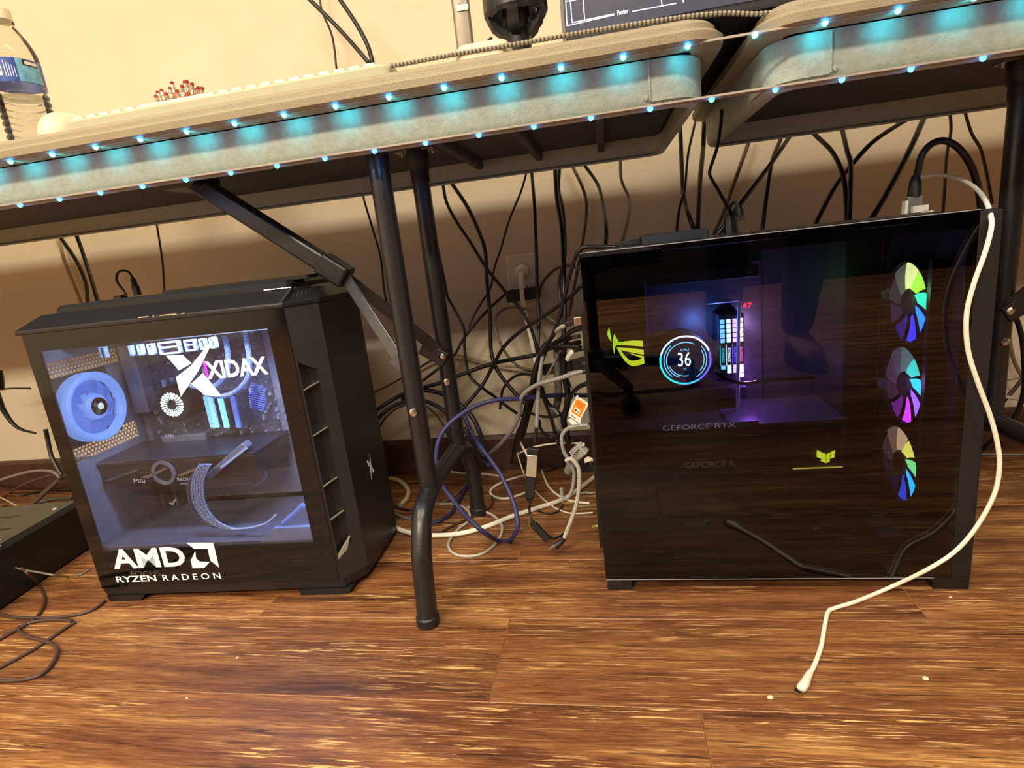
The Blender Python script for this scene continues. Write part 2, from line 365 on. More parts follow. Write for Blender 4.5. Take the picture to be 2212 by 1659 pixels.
# ------------------------------------------------------------------ led strips
tape_m = mat('strip_tape', (170, 160, 150), .4)
led_m = mat('blue_led', (120, 190, 255), .3, emit=(40, 170, 255), es=28)
def led_strip(label, x0, n, y, z, dx=.0667, r=.0032, hw=.0012, m=None):
    t = empty('led_strip', (x0, y, z), label, 'light strip')
    mb = MB(); mb.box(x0 - .2, x0 + dx * n + .3, y - hw, y + hw, z + r * .3, z + r * .3 + .0022); obj('strip_tape', mb, tape_m, t)
    src = MB(); src.lathe([(.0004, -r), (r * .75, -r * .66), (r, 0), (r * .75, r * .66), (.0004, r)], (0, 0, 0), (0, 0, 1), 8)
    me = None
    for i in range(n):
        if me is None:
            o = obj('led', src, m or led_m, t, local=True, smooth=True); me = o.data
        else:
            o = bpy.data.objects.new('led', me); C.objects.link(o); o.parent = t
        o.location = (dx * i, 0, 0)
        if m is not None:                       # the lower row shines down and back under the table
            sp = bpy.data.lights.new('led_beam', 'SPOT'); sp.energy = .045; sp.color = (.22, .5, 1); sp.spot_size = R_(150); sp.spot_blend = 1.0; sp.shadow_soft_size = .003
            so = bpy.data.objects.new('led_beam', sp); C.objects.link(so); so.parent = t; so.location = (dx * i, 0, -r - .001); so.rotation_euler = (R_(42), 0, 0)
        if m is None:                           # each diode throws its beam at the skirt behind it
            sp = bpy.data.lights.new('led_beam', 'SPOT'); sp.energy = .034; sp.color = (.01, .72, .88); sp.spot_size = R_(105); sp.spot_blend = 1.0; sp.shadow_soft_size = .002
            so = bpy.data.objects.new('led_beam', sp); C.objects.link(so); so.parent = t; so.location = (dx * i, r + .001, -.001); so.rotation_euler = (R_(78), 0, 0)
led_strip('upper string of blue LED lights under the table rims', -.7674 - .0667 * 2, 22, .6812, .7048)
led_strip('lower string of blue LED lights along the skirt bottoms', -.805 - .0666 * 2, 23, .7095, .6555, .0666, .0032, .007, mat('blue_led_low', (120, 190, 255), .3, emit=(40, 150, 255), es=16))

# ------------------------------------------------------------------ left computer (lit window)
TH = R_(2.6475); LP0 = Vector((-.896, .731, 0)); LU = Vector((math.cos(TH), math.sin(TH), 0)); LV = Vector((-math.sin(TH), math.cos(TH), 0))
def lq(x, y, d):                                # photo point on the plane d behind the left computer's side glass, in its own frame
    dr = ray(x, y); P = LP0 + LV * d; t = (P - EYE).dot(LV) / dr.dot(LV); q = EYE + dr * t - LP0
    return Vector((q.dot(LU), q.dot(LV), q.z))
W, D, H = .4345, .235, .478
pcl = empty('desktop_computer', LP0, 'black desktop computer with a brightly lit blue-white side window and white lettering', 'computer', TH)
def lo(name, mb, m, parent=None, **k): return obj(name, mb, m, parent or pcl, local=True, **k)
inner_m = mat('case_inside_paint', (118, 118, 130), .5, bump=.1)
# base plinth with feet
mb = MB(); mb.loft([[(.0, .004, .012), (W + .006, .004, .012), (.466, .044, .012), (.466, .193, .012), (W, D, .012), (0, D, .012)],
                    [(-.004, .001, .03), (W + .003, .001, .03), (.468, .041, .03), (.468, .195, .03), (W, D, .03), (-.004, D, .03)]]); lo('base', mb, dark_case, bevel=.002)
for a, b_ in ((.002, .062), (.36, .44)):
    for d0, d1 in ((.004, .05), (.18, .23)):
        mb = MB(); mb.loft([[(a, d0, 0), (b_, d0, 0), (b_, d1, 0), (a, d1, 0)], [(a - .002, d0 - .002, .012), (b_ + .012, d0 - .002, .012), (b_ + .012, d1, .012), (a - .002, d1, .012)]]); lo('foot', mb, dark_case)
mb = MB(); mb.box(.005, W, D - .012, D, .03, H); lo('side_panel', mb, dark_case)
mb = MB(); mb.box(.004, W - .004, .004, D - .012, .030, .034); lo('bottom_panel', mb, inner_m)
mb = MB(); mb.box(.004, W - .002, .006, D - .012, .468, .472); lo('top_panel', mb, inner_m)
mb = MB(); mb.box(W - .012, W - .003, .006, D - .012, .034, .468); lo('front_wall', mb, inner_m)
# rear wall: solid strips plus two honeycomb grilles that show the wall behind
rw = MB()
for z0, z1 in ((.03, .252), (.285, .398), (.425, H)): rw.box(0, .003, .004, D - .012, z0, z1)
for z0, z1 in ((.252, .285), (.398, .425)): rw.box(0, .003, .16, D - .012, z0, z1)
lo('rear_panel', rw, inner_m)
hc = MB(); s = .0042
for z0, z1 in ((.252, .285), (.398, .425)):
    r_i = 0; zz = z0
    while zz < z1 - .001:
        d0 = .006 + (s * .866 if r_i % 2 else 0)
        while d0 < .158:
            vs = []; fs = []
            for rad in (s * 1.02, s * .72):
                for k in range(6):
                    a = R_(60 * k + 30); vs.append((.0015, d0 + s * .866 + rad * math.cos(a), zz + s * .9 + rad * math.sin(a)))
            for k in range(6): fs.append((k, (k + 1) % 6, 6 + (k + 1) % 6, 6 + k))
            hc.add(vs, fs); d0 += s * 1.732
        zz += s * 1.5; r_i += 1
lo('vent_grille', hc, inner_m)
# side glass: black printed border, clear pane
u0, u1, z0, z1 = .0226, .4040, .0995, .4465
mb = MB()
for a in ((.0, u0, .03, H), (u1, W, .03, H), (u0, u1, .03, z0), (u0, u1, z1, H)): mb.box(a[0], a[1], -.0015, .0025, a[2], a[3])
border_m = mat('black_glass_border', (12, 12, 13), .06, spec=.5)
lo('glass_border', mb, border_m)
pane_m = glassy('clear_case_glass', (.93, .93, .95), .01, 1.5, .05)
mb = MB(); mb.add([(u0, -.0012, z0), (u1, -.0012, z0), (u1, -.0012, z1), (u0, -.0012, z1)], [(0, 1, 2, 3)]); lo('glass_pane', mb, pane_m)
# front panel with chamfer, slot and fins
A_, B_ = Vector((W, 0, 0)), Vector((.468, .041, 0)); chd = (B_ - A_); chn = Vector((chd.y, -chd.x, 0)).normalized()
mb = MB(); mb.loft([[(.440, .024, z), (.468, .041, z), (.468, .195, z), (W, D, z), (W - .003, D, z), (W - .003, .012, z)] for z in (.028, H - .004)]); lo('front_panel', mb, dark_case, bevel=.0015)
def chp(s_, z, dep=0): return A_ + chd * s_ - chn * dep + Vector((0, 0, z))
cm = mat('chamfer_panel_paint', (44, 44, 46), .45, bump=.1, bscale=900)
outer = [(0, .03), (1, .03), (1, H - .002), (0, H - .002)]; slot = [(.1, .066), (.60, .082), (.60, .375), (.08, .392)]
mb = MB(); mb.loft([[chp(*p) for p in outer], [chp(*p) for p in slot], [chp(a, b_, .012) for a, b_ in slot]], cap0=False, cap1=False); lo('chamfer_panel', mb, cm)
mb = MB(); mb.add([chp(a, b_, .0118) for a, b_ in slot], [(0, 1, 2, 3)]); lo('slot_mesh', mb, black_pl)
fin_m = mat('fin_edge', (150, 145, 132), .4)
for z in (.352, .279, .195, .137):
    mb = MB(); mb.loft([[chp(.08, z - .004, -.0005), chp(.3, z, -.0015), chp(.56, z + .003, -.0005), chp(.56, z - .0005, .008), chp(.08, z - .007, .008)], [chp(.08, z - .0025, -.0005), chp(.3, z + .0022, -.0015), chp(.56, z + .005, -.0005), chp(.56, z + .0015, .008), chp(.08, z - .005, .008)]]); lo('slot_fin', mb, fin_m)
mb = MB(); mb.poly([chp(.08, .064, -.0006), chp(.42, .074, -.0006), chp(.60, .094, -.0006), chp(.52, .090, -.0006), chp(.1, .07, -.0006)], -chn * .004); lo('slot_glint', mb, fin_m)  # pale sliver painted as the highlight at the slot's lower corner
# top lid: rim, sloped sides, raised plate, vented front cap
mb = MB(); mb.loft([[(-.010, -.003, .474), (W, -.003, .474), (.470, .040, .474), (.470, .196, .474), (W, D + .002, .474), (-.010, D + .002, .474)],
                    [(-.010, -.003, .4805), (W, -.003, .4805), (.470, .040, .4805), (.470, .196, .4805), (W, D + .002, .4805), (-.010, D + .002, .4805)],
                    [(.012, .028, .500), (.440, .028, .500), (.455, .06, .498), (.455, .18, .498), (.440, D - .02, .500), (.012, D - .02, .500)]]); lo('top_lid', mb, dark_case, bevel=.0015)
mb = MB(); mb.loft([rrect(.018, .428, .045, .19, .012, z, 4) for z in (.4985, .506)] + [rrect(.024, .424, .05, .185, .010, .5115, 4)]); lo('dust_cover', mb, black_pl, smooth=True)
mb = MB(); mb.loft([rrect(.2, .452, .06, .10, .008, z, 4) for z in (.511, .5165)]); lo('cover_tab', mb, black_pl)
for k in range(7):
    q = k / 6; mb = MB(); a = Vector((W - .004 + .03 * q, -.001 + .036 * q, .481)); mb.obox(a, Vector((.438 + .012 * q, .026 + .032 * q, .4995)), .0022, .002, (1, 1, 0)); lo('vent_slat', mb, cm)
for a, b_ in (((.395, .026, .5005), (.438, .026, .5005)), ((.4405, .034, .5), (.4525, .058, .499)), ((W + .001, -.0025, .48), (.4405, .026, .5))):
    mb = MB(); mb.tube([a, b_], .0009, 6); lo('edge_glint', mb, steel)  # bright rods stand in for white highlights on the lid edges
for xa, xb in ((299, 322), (330, 334), (345, 382), (392, 400)):
    a, b_ = lq(xa, 686 - (xa - 299) * .095, -.0035), lq(xb, 686 - (xb - 299) * .095, -.0035); mb = MB(); mb.obox(a, b_, .0016, .0012, (0, 0, 1)); lo('edge_glint', mb, steel)  # steel dashes stand in for lamp reflections along the lid seam
for zz in (.06, .43):
    mb = MB(); mb.lathe([(.005, 0), (.006, .003), (.006, .008), (.003, .010)], (-.001, .02, zz), (-1, 0, 0), 12); lo('thumb_screw', mb, steel, smooth=True)
mb = MB(); mb.tube([(-.002, .03, .21), (-.006, .03, .17), (-.004, .03, .12)], .003, 8); lo('rear_handle', mb, black_pl, smooth=True)
# printed lettering on the glass
ink = mat('white_lettering', (226, 240, 255), .5, var=.01, emit=(255, 255, 250), es=.0)
def K(x, y, d=-.0022): return lq(80 + x * .33755, 680 + y * .33755, d)
def decal(name, polys, parent=None):
    mb = MB()
    for p in polys: mb.poly([K(*q) for q in p], (0, .0004, 0))
    return lo(name, mb, ink, parent)
emb = decal('emblem', [[(1145, 125), (985, 325), (888, 400), (920, 525), (1035, 355)][::-1], [(825, 262), (930, 258), (988, 312), (905, 358), (890, 335)], [(1010, 420), (1060, 372), (1182, 520), (1075, 515), (985, 440)]])
mb = MB(); text(mb, 'XIDAX', (.2915, -.0022, .3795), (.1, 0, -.0005), (0, 0, .0275), .035); lo('lettering', mb, ink)
mb = MB(); text(mb, 'AMD', (.0362, -.0022, .0665), (.137, 0, 0), (0, 0, .0365), .03); lo('lettering', mb, ink)
decal('arrow_emblem', [[(955, 1460), (1005, 1498), (1092, 1498), (1108, 1572), (1165, 1618), (1128, 1460)], [(1012, 1510), (983, 1575), (995, 1622), (1070, 1620), (1105, 1582), (1040, 1580), (1018, 1560)]])
mb = MB(); text(mb, 'RYZEN', (.0335, -.0022, .0405), (.076, 0, 0), (0, 0, .0115), .02); lo('lettering', mb, ink)
mb = MB(); text(mb, 'R A D E O N', (.1215, -.0022, .0405), (.107, 0, 0), (0, 0, .0115), .01); lo('lettering', mb, ink)
mb = MB(); text(mb, 'FOCUS', (.064, -.0019, .0505), (.056, 0, 0), (0, 0, .0095), -.005); lo('lettering', mb, mat('faint_grey_lettering', (90, 86, 82), .4))
# front emblem (small, white) on the front face
def fe(d, z): return Vector((.4688, d, z))
mb = MB()
for p in ([(.1265, .196), (.1225, .170), (.116, .160), (.1195, .176)], [(.108, .190), (.1135, .190), (.1185, .181), (.1135, .178)], [(.1195, .178), (.124, .176), (.132, .162), (.1265, .161)], [(.117, .175), (.1195, .172), (.1155, .153)]):
    mb.poly([fe(*q) for q in p], (-.0004, 0, 0))
lo('front_emblem', mb, ink)

# ---- inside the lit window
blue_l = (150, 185, 255)
def lit(name, c, s): return mat(name, c, .4, emit=c, es=s)
mb = MB(); mb.box(.409, .413, .012, .020, .12, .44); mb.box(.2, .41, .012, .020, .4505, .4545); lo('light_bar', mb, lit('white_blue_led_bar', (175, 198, 255), 9.0))
mb = MB(); mb.box(.006, .415, .176, .180, .112, .466); lo('tray', mb, inner_m)
pcb_m = mat('circuit_board', (72, 76, 90), .45, var=.5, scale=160)
mb = MB(); mb.box(.02, .285, .1725, .1755, .165, .44); board = lo('motherboard', mb, pcb_m)
hs_m = mat('heatsink_grey', (120, 126, 140), .35, metal=.5)
for a in ((.02, .05, .30, .43), (.05, .15, .405, .438), (.06, .15, .235, .252), (.20, .27, .19, .225)):
    mb = MB(); mb.box(a[0], a[1], .145, .1725, a[2], a[3])
    lo('heatsink', mb, hs_m, board, bevel=.002)
chip = MB(); rnd = random.Random(3)
for k in range(260):
    a = rnd.uniform(.03, .40); b_ = rnd.choice([rnd.uniform(.17, .44), rnd.uniform(.17, .30)]); ss = rnd.uniform(.0015, .005)
    chip.box(a, a + ss, .166 if a < .28 else .172, .1727 if a < .28 else .1765, b_, b_ + ss * rnd.uniform(.6, 3))
lo('chip_cluster', chip, mat('solder_pale', (165, 172, 190), .35, metal=.3), board, kind='stuff')
# rear fan
fan = MB(); fc = Vector((.008, .062, .338)); fan.lathe([(.046, .0), (.058, .0), (.0595, .004), (.0595, .024), (.056, .027), (.051, .025), (.046, .016)], fc, (1, 0, 0), 40, False)
fb_ = MB(); fb_.box(.0035, .0085, .002, .122, .278, .398); fan_o = lo('rear_fan', fb_, black_pl)
lo('fan_ring', fan, mat('lit_fan_ring', (80, 100, 150), .4, emit=(118, 162, 245), es=.62), fan_o, smooth=True)
fd = MB(); fd.lathe([(.0, .006), (.05, .006)], fc, (1, 0, 0), 40)
lo('fan_backlight', fd, mat('lit_fan_disc', (60, 80, 140), .5, emit=(96, 142, 238), es=.5), fan_o)
hub_m = mat('lit_fan_hub', (60, 80, 130), .5, emit=(130, 172, 250), es=.55)
hb = MB(); hb.lathe([(.024, .006), (.022, .022), (.016, .026)], fc, (1, 0, 0), 28); lo('fan_hub', hb, hub_m, fan_o, smooth=True)
hb = MB(); hb.lathe([(.0155, .026), (.014, .029), (.006, .0295)], fc, (1, 0, 0), 24); lo('hub_cap', hb, black_gloss, fan_o, smooth=True)
hb = MB(); hb.lathe([(.006, .0295), (.005, .0305)], fc, (1, 0, 0), 16); lo('hub_sticker', hb, white_pl, fan_o)
blade_m = mat('frosted_fan_blade', (50, 66, 120), .6, emit=(90, 134, 232), es=.40)
for k in range(9):
    a0 = R_(40 * k); mb = MB(); vs = []
    for q in range(5):
        r = .022 + .027 * q / 4; sw = a0 + .35 * q / 4
        for e, x in ((0, .010), (1, .018)): vs.append(fc + Vector((x, r * math.cos(sw + e * .5), r * math.sin(sw + e * .5))))
    mb.add(vs, [(2 * q, 2 * q + 1, 2 * q + 3, 2 * q + 2) for q in range(4)]); lo('fan_blade', mb, blade_m, fan_o, smooth=True)
# cpu cooler pump with a white radial light
cc = lq(377, 872, .125); cb_ = MB(); cb_.lathe([(.034, .045), (.034, .0), (.031, -.006), (.0, -.006)], cc, (0, 1, 0), 32); pump = lo('cooler_pump', cb_, black_pl, smooth=True)
pet = MB()
for k in range(22):
    a = 2 * math.pi * k / 22; e = Vector((math.cos(a), 0, math.sin(a))); n_ = Vector((-e.z, 0, e.x)); c2 = cc + Vector((0, -.0068, 0))
    pet.add([c2 + e * .0085, c2 + e * .021 + n_ * .0023, c2 + e * .0225, c2 + e * .021 - n_ * .0023], [(0, 1, 2, 3)])
lo('pump_light', pet, lit('pump_led_white', (205, 255, 225), 3.2), pump)
for q in ((455, 880, 10, 45), (468, 885, 8, 40)):
    pass
# memory sticks
for k, (x, cm_, es) in enumerate(((448, (120, 200, 225), .25), (457, (150, 215, 235), .35), (478, (110, 205, 255), 1.3), (505, (90, 120, 190), .15))):
    a = lq(x - 4, 868, .13); b_ = lq(x + 8, 925, .13); mb = MB(); mb.box(a.x, a.x + .0085, .13, .1725, b_.z, a.z + .012); r_ = lo('memory_stick', mb, pcb_m)
    mb = MB(); mb.box(a.x, a.x + .0085, .126, .13, b_.z + .002, a.z + .010); lo('light_bar', mb, lit('memory_light_%d' % k, cm_, es), r_)
mb = MB(); a = lq(440, 785, .13); mb.box(a.x, a.x + .003, .128, .131, a.z - .03, a.z + .004); lo('accent_light', mb, lit('magenta_light', (225, 40, 220), 1.6))
# graphics card
g0 = lq(236, 996, .06); g1 = lq(560, 975, .06)
gz0, gz1 = .196, .236
mb = MB(); mb.box(.006, .300, .055, .168, gz0, gz1); gpu = lo('graphics_card', mb, black_pl, bevel=.003)
mb = MB(); mb.box(.004, .302, .053, .168, gz1, gz1 + .004); lo('backplate', mb, mat('backplate_grey', (46, 48, 58), .3, metal=.3), gpu, bevel=.001)
mb = MB(); mb.add([(.006, .0525, gz1 + .0005), (.06, .0525, gz1 + .0005), (.06, .0525, gz1 + .0035), (.006, .0525, gz1 + .0035)], [(0, 1, 2, 3)]); lo('bright_edge', mb, silver, gpu)
for k, (a, b_) in enumerate(((.012, .075), (.085, .13), (.15, .2))):
    mb = MB(); mb.loft([[(a, .0545, gz0 + .012), (b_, .0545, gz0 + .026), (b_ + .01, .0545, gz0 + .026), (a + .012, .0545, gz0 + .01)], [(a, .051, gz0 + .012), (b_, .051, gz0 + .026), (b_ + .01, .051, gz0 + .026), (a + .012, .051, gz0 + .01)]]); lo('shroud_trim', mb, silver, gpu)
mb = MB(); mb.lathe([(.022, 0), (.022, .003), (.016, .003), (.016, 0)], (.128, .054, gz0 + .018), (0, -1, 0), 24, False); lo('shroud_ring', mb, hs_m, gpu, smooth=True)
pale = lit('pale_lettering', (170, 175, 190), .25)
def lt(s, x, y, x2, y2, d, bold=0.0, m=pale, parent=None):
    a = lq(x, y2, d); b_ = lq(x2, y2, d); c = lq(x, y, d); mb = MB(); text(mb, s, a, b_ - a, Vector((0, 0, c.z - a.z)), bold); lo('lettering', mb, m, parent)
lt('MSI', 290, 1034, 314, 1043, .0515, 0, pale, gpu); lt('RADEON', 384, 1032, 424, 1039, .0515, 0, pale, gpu)
lt('RADEON', 390, 1043, 420, 1046, .0515, 0, pale, gpu)
lt('WIFI', 357, 938, 376, 946, .143, 0, pale, board)
mb = MB(); a = lq(372, 1083, .15); mb.tube(smooth_path([a + Vector((-.006, 0, -.003)), a + Vector((0, 0, -.006)), a + Vector((.004, 0, 0)), a + Vector((.01, 0, .004))]), .0015, 6); lo('small_emblem', mb, pale, board)
# gpu support bar and bracket pieces
fr_m = mat('pale_blue_bracket', (150, 165, 200), .4)
def bar(pts, d, r, m, name='bracket', parent=None, d2=None):
    P = [lq(x, y, d if d2 is None else d + (d2 - d) * i / max(1, len(pts) - 1)) for i, (x, y) in enumerate(pts)]
    mb = MB(); mb.tube(smooth_path(P, 5) if len(P) > 2 else P, r, 8); return lo(name, mb, m, parent, smooth=True)
mb = MB(); mb.obox(lq(455, 1028, .06), lq(535, 958, .06), .02, .012, (0, 1, 0)); lo('support_bar', mb, hs_m, bevel=.002)
mb = MB(); mb.obox(lq(478, 1010, .05), lq(532, 968, .05), .004, .004, (0, 1, 0)); lo('support_bar_edge', mb, fr_m)
for p in ([(540, 995), (572, 1018), (570, 1035), (545, 1052)],): bar(p, .15, .0025, fr_m)
# cable arcs
sl = braid('sleeved_cable_blue_grey', (165, 180, 215), (80, 92, 130), 600)
for k in range(5):
    o_ = k * 5.5
    bar([(432 + o_, 1003), (416 + o_, 1040), (420 + o_, 1085), (444 + o_ * .9, 1122), (480 + o_ * .8, 1140), (505 + o_ * 1.2, 1143)], .026, .0021, sl, 'sleeved_cable')
for k in range(4):
    o_ = k * 6
    bar([(428 + o_, 1010), (408 + o_, 1045), (410 + o_, 1085), (430 + o_, 1120), (462 + o_, 1138)], .034, .002, mat('dark_sleeve', (60, 68, 92), .5), 'sleeved_cable')
bar([(484, 725), (492, 760), (490, 800), (470, 830), (440, 838), (408, 832)], .10, .0045, sl, 'coolant_tube')
bar([(528, 715), (538, 770), (535, 815), (510, 845), (478, 856), (440, 850)], .10, .0045, sl, 'coolant_tube')
bar([(500, 1143), (540, 1140), (575, 1130), (596, 1112)], .02, .0018, fr_m, 'sleeved_cable')
bar([(612, 1130), (640, 1105), (655, 1090)], .018, .004, mat('lit_ribbon', (110, 125, 190), .5), 'ribbon_cable')
# bundle of connector pins with radiating bristles
br = MB()
for k in range(12):
    y = 832 + k * 4.7
    for sgn in (-1, 1):
        a = lq(556, y, .12); b_ = lq(556 + sgn * (18 - abs(k - 6) * .8), y + 4 * sgn, .10); br.tube([a, b_], .0011, 5)
lo('bristle_connector', br, mat('blue_pin', (90, 110, 190), .4), kind='stuff')
# radiator rail across the top with its open frames
rl = lo('radiator', MB().box(.03, .40, .05, .165, .440, .466), black_pl)
for k, (xa, xb, ya) in enumerate(((214, 230, 748), (278, 290, 744), (296, 312, 742), (318, 336, 741), (342, 392, 738), (398, 426, 733), (430, 448, 730), (452, 470, 727))):
    a = lq(xa, ya + 2, .045); b_ = lq(xb, ya + 24, .045); mb = MB(); t_ = .0022
    if k < 1: mb.box(a.x, a.x + t_, .042, .05, b_.z, a.z); mb.box(b_.x, b_.x + t_, .042, .05, b_.z, a.z)
    else:
        mb.box(a.x, b_.x, .042, .05, a.z - t_, a.z); mb.box(a.x, b_.x, .042, .05, b_.z, b_.z + t_); mb.box(a.x, a.x + t_, .042, .05, b_.z, a.z); mb.box(b_.x - t_, b_.x, .042, .05, b_.z, a.z)
        if k in (4, 5): mb.box(a.x, b_.x, .042, .05, (a.z + b_.z) / 2, (a.z + b_.z) / 2 + t_)
    lo('radiator_frame', mb, fr_m, rl)
# psu shroud along the bottom, step at the front end with its LED light put into the colour
mb = MB(); mb.box(.004, .424, .008, .176, .034, .1035); shr = lo('power_supply_cover', mb, mat('shroud_paint', (88, 88, 104), .45), bevel=.002)
a = lq(560, 1166, .006); b_ = lq(676, 1138, .006)
mb = MB(); mb.loft([[(x, dd, z) for x, z in ((a.x, .100), (a.x + .028, b_.z), (.4035, b_.z), (.4035, .100))] for dd in (.0065, .016)]); lo('cover_step', mb, mat('pale_step', (120, 128, 165), .45), shr)
for k in range(3):
    mb = MB(); mb.box(.02 + .03 * k, .024 + .03 * k, .15, .176, .108, .24); lo('rear_slot_cover', mb, hs_m)
ll = bpy.data.lights.new('case_lamp', 'AREA'); ll.shape = 'RECTANGLE'; ll.size = .25; ll.size_y = .02; ll.energy = 2.6; ll.color = (.46, .62, 1)
lo_ = bpy.data.objects.new('case_lamp', ll); C.objects.link(lo_); lo_.parent = pcl; lo_.location = (.30, .014, .462); lo_.rotation_euler = (R_(28), 0, 0)

# ------------------------------------------------------------------ right computer (dark tinted glass)
GX0, GX1, GY, GZ0, GZ1 = -.0335, .4335, .764, .018, .5035
pcr = empty('desktop_computer', (.21, .88, 0), 'large black desktop computer with dark tinted glass side and coloured fans', 'computer')
def ro(name, mb, m, parent=None, **k): return obj(name, mb, m, parent or pcr, **k)
BK = 1.005
rin = mat('dark_inside', (40, 40, 46), .5)
mb = MB(); mb.box(GX0, GX1, GY + .006, BK, .018, .024); ro('bottom_panel', mb, dark_case)
mb = MB(); mb.box(GX0 + .001, GX1 + .024, GY + .0045, BK, .496, .5035); ro('top_panel', mb, dark_case, bevel=.001)
mb = MB(); mb.loft([rrect(GX0 + .03, GX1 - .02, GY + .03, BK - .03, .006, z, 3) for z in (.5034, .5050)]); ro('top_filter', mb, black_pl)
mb = MB(); mb.box(GX0, GX1, BK - .004, BK, .024, .496); ro('far_side_panel', mb, dark_case)
mb = MB(); mb.box(GX0, GX0 + .003, GY + .006, BK - .004, .024, .496); mb.box(GX0 - .0085, GX0, .835, BK - .004, .03, .41); ro('rear_panel', mb, dark_case)
mb = MB(); mb.loft([[(GX1 + .001, GY + .001, z), (.4575, GY + .0005, z), (.461, GY + .006, z), (.461, BK - .004, z), (GX1 + .001, BK - .002, z)] for z in (.0185, .5015)]); ro('front_panel', mb, mat('front_panel_paint', (30, 30, 33), .45, bump=.1, bscale=900), bevel=.001)
for a in ((GX0 + .0015, .005, GY + .0005, .80), (.413, .457, GY + .0005, .80), (GX0 + .0015, .005, .96, BK), (.413, .457, .96, BK)):
    mb = MB(); e = -.011 if a[0] > .3 else 0
    mb.loft([[(a[0], a[2], 0), (a[1], a[2], 0), (a[1], a[3], 0), (a[0], a[3], 0)], [(a[0], a[2], .012), (a[1], a[2], .012), (a[1], a[3], .012), (a[0], a[3], .012)], [(a[0] + e, a[2], .0185), (a[1], a[2], .0185), (a[1], a[3], .0185), (a[0] + e, a[3], .0185)]]); ro('foot', mb, dark_case)
tint = glassy('smoked_glass', (.40, .39, .40), .0, 1.5)
mb = MB(); mb.box(GX0, GX1, GY, GY + .004, GZ0 + .0005, GZ1); ro('glass_pane', mb, tint)
edge_m = mat('ground_glass_edge', (150, 150, 160), .3)
mb = MB(); mb.box(GX0, GX1, GY - .0004, GY + .0042, GZ1, GZ1 + .0009); ro('glass_edge', mb, edge_m)
mb = MB(); mb.box(GX0, .413, GY - .0004, GY + .0042, GZ0 - .0006, GZ0 + .0003); ro('glass_edge', mb, edge_m)
pr = MB(); pr.box(GX0, GX1, GY + .0042, GY + .0052, .024, .046); pr.box(GX0, GX1, GY + .0042, GY + .0052, .484, .496); pr.box(GX0, -.018, GY + .0042, GY + .0052, .046, .484); pr.box(.425, GX1, GY + .0042, GY + .0052, .046, .484); ro('glass_border', pr, black_pl)
mb = MB(); mb.box(-.028, .36, .948, .952, .05, .49); tray = ro('tray', mb, rin)
mb = MB(); mb.box(-.02, .235, .938, .944, .15, .46); rboard = ro('motherboard', mb, mat('black_board', (52, 52, 58), .4, var=.4, scale=120))
for a in ((-.018, .052, .30, .45), (.0, .22, .44, .458), (.02, .20, .255, .275)):
    mb = MB(); mb.box(a[0], a[1], .885, .938, a[2], a[3]); ro('heatsink', mb, rin, rboard, bevel=.002)
# pump with its round screen
def P3(x, y, Y): return at(x, y, Y)
sc0 = P3(1480, 778, .875); px = (P3(1523, 772, .875) - P3(1437, 784, .875)).length / 86
mb = MB(); mb.lathe([(.040, -.06), (.040, -.002), (.038, 0), (0, 0)], sc0, (0, -1, 0), 40); rp_ = ro('cooler_pump', mb, black_pl, smooth=True)
def ring(c, r0, r1, m, name, parent, a0=0, a1=360, n=64, off=.0006):
    mb = MB(); vs = []; k0 = int(n * (a1 - a0) / 360)
    for k in range(k0 + 1):
        a = R_(a0 + (a1 - a0) * k / k0)
        for r in (r0, r1): vs.append((c.x + r * math.cos(a), c.y - off, c.z + r * math.sin(a)))
    mb.add(vs, [(2 * k, 2 * k + 1, 2 * k + 3, 2 * k + 2) for k in range(k0)]); return ro(name, mb, m, parent)
mb = MB(); mb.lathe([(.0355, 0), (0, .0002)], sc0, (0, -1, 0), 48); scr = ro('round_screen', mb, lit('screen_blue_black', (10, 22, 52), 3.0), rp_)
RR = .0385
for a0, a1, c in ((20, 110, (235, 235, 250)), (110, 165, (170, 220, 255)), (165, 250, (30, 235, 215)), (250, 300, (60, 190, 255)), (300, 380, (95, 90, 255))):
    ring(sc0, RR * .93, RR, lit('ring_light_%d' % a0, c, 9.0), 'ring_light', scr, a0, a1)
cy = lit('screen_cyan', (120, 215, 255), 6.0)
for r, a0, a1 in ((.84, 130, 230), (.84, -60, 40), (.74, 60, 250), (.74, -40, 30), (.66, 200, 280)): ring(sc0, RR * (r - .035), RR * r, cy, 'screen_arc', scr, a0, a1)
def rt_text(s, x, y, x2, y2, Y, m, parent=None, bold=0.0, name='lettering'):
    a = P3(x, y2, Y); b_ = P3(x2, y2, Y); c = P3(x, y, Y); ex = Vector((b_.x - a.x, 0, 0)); ez = Vector((0, 0, c.z - a.z)); mb = MB(); text(mb, s, a, ex, ez, bold); return ro(name, mb, m, parent)
rt_text('36', 1465, 762, 1493, 792, .8735, lit('screen_white', (235, 250, 255), 9.0), scr, .0)
rt_text('CPU', 1470, 754, 1488, 759, .8735, cy, scr, .02)
rt_text('\u00b0C', 1476, 795, 1484, 800, .8735, cy, scr)
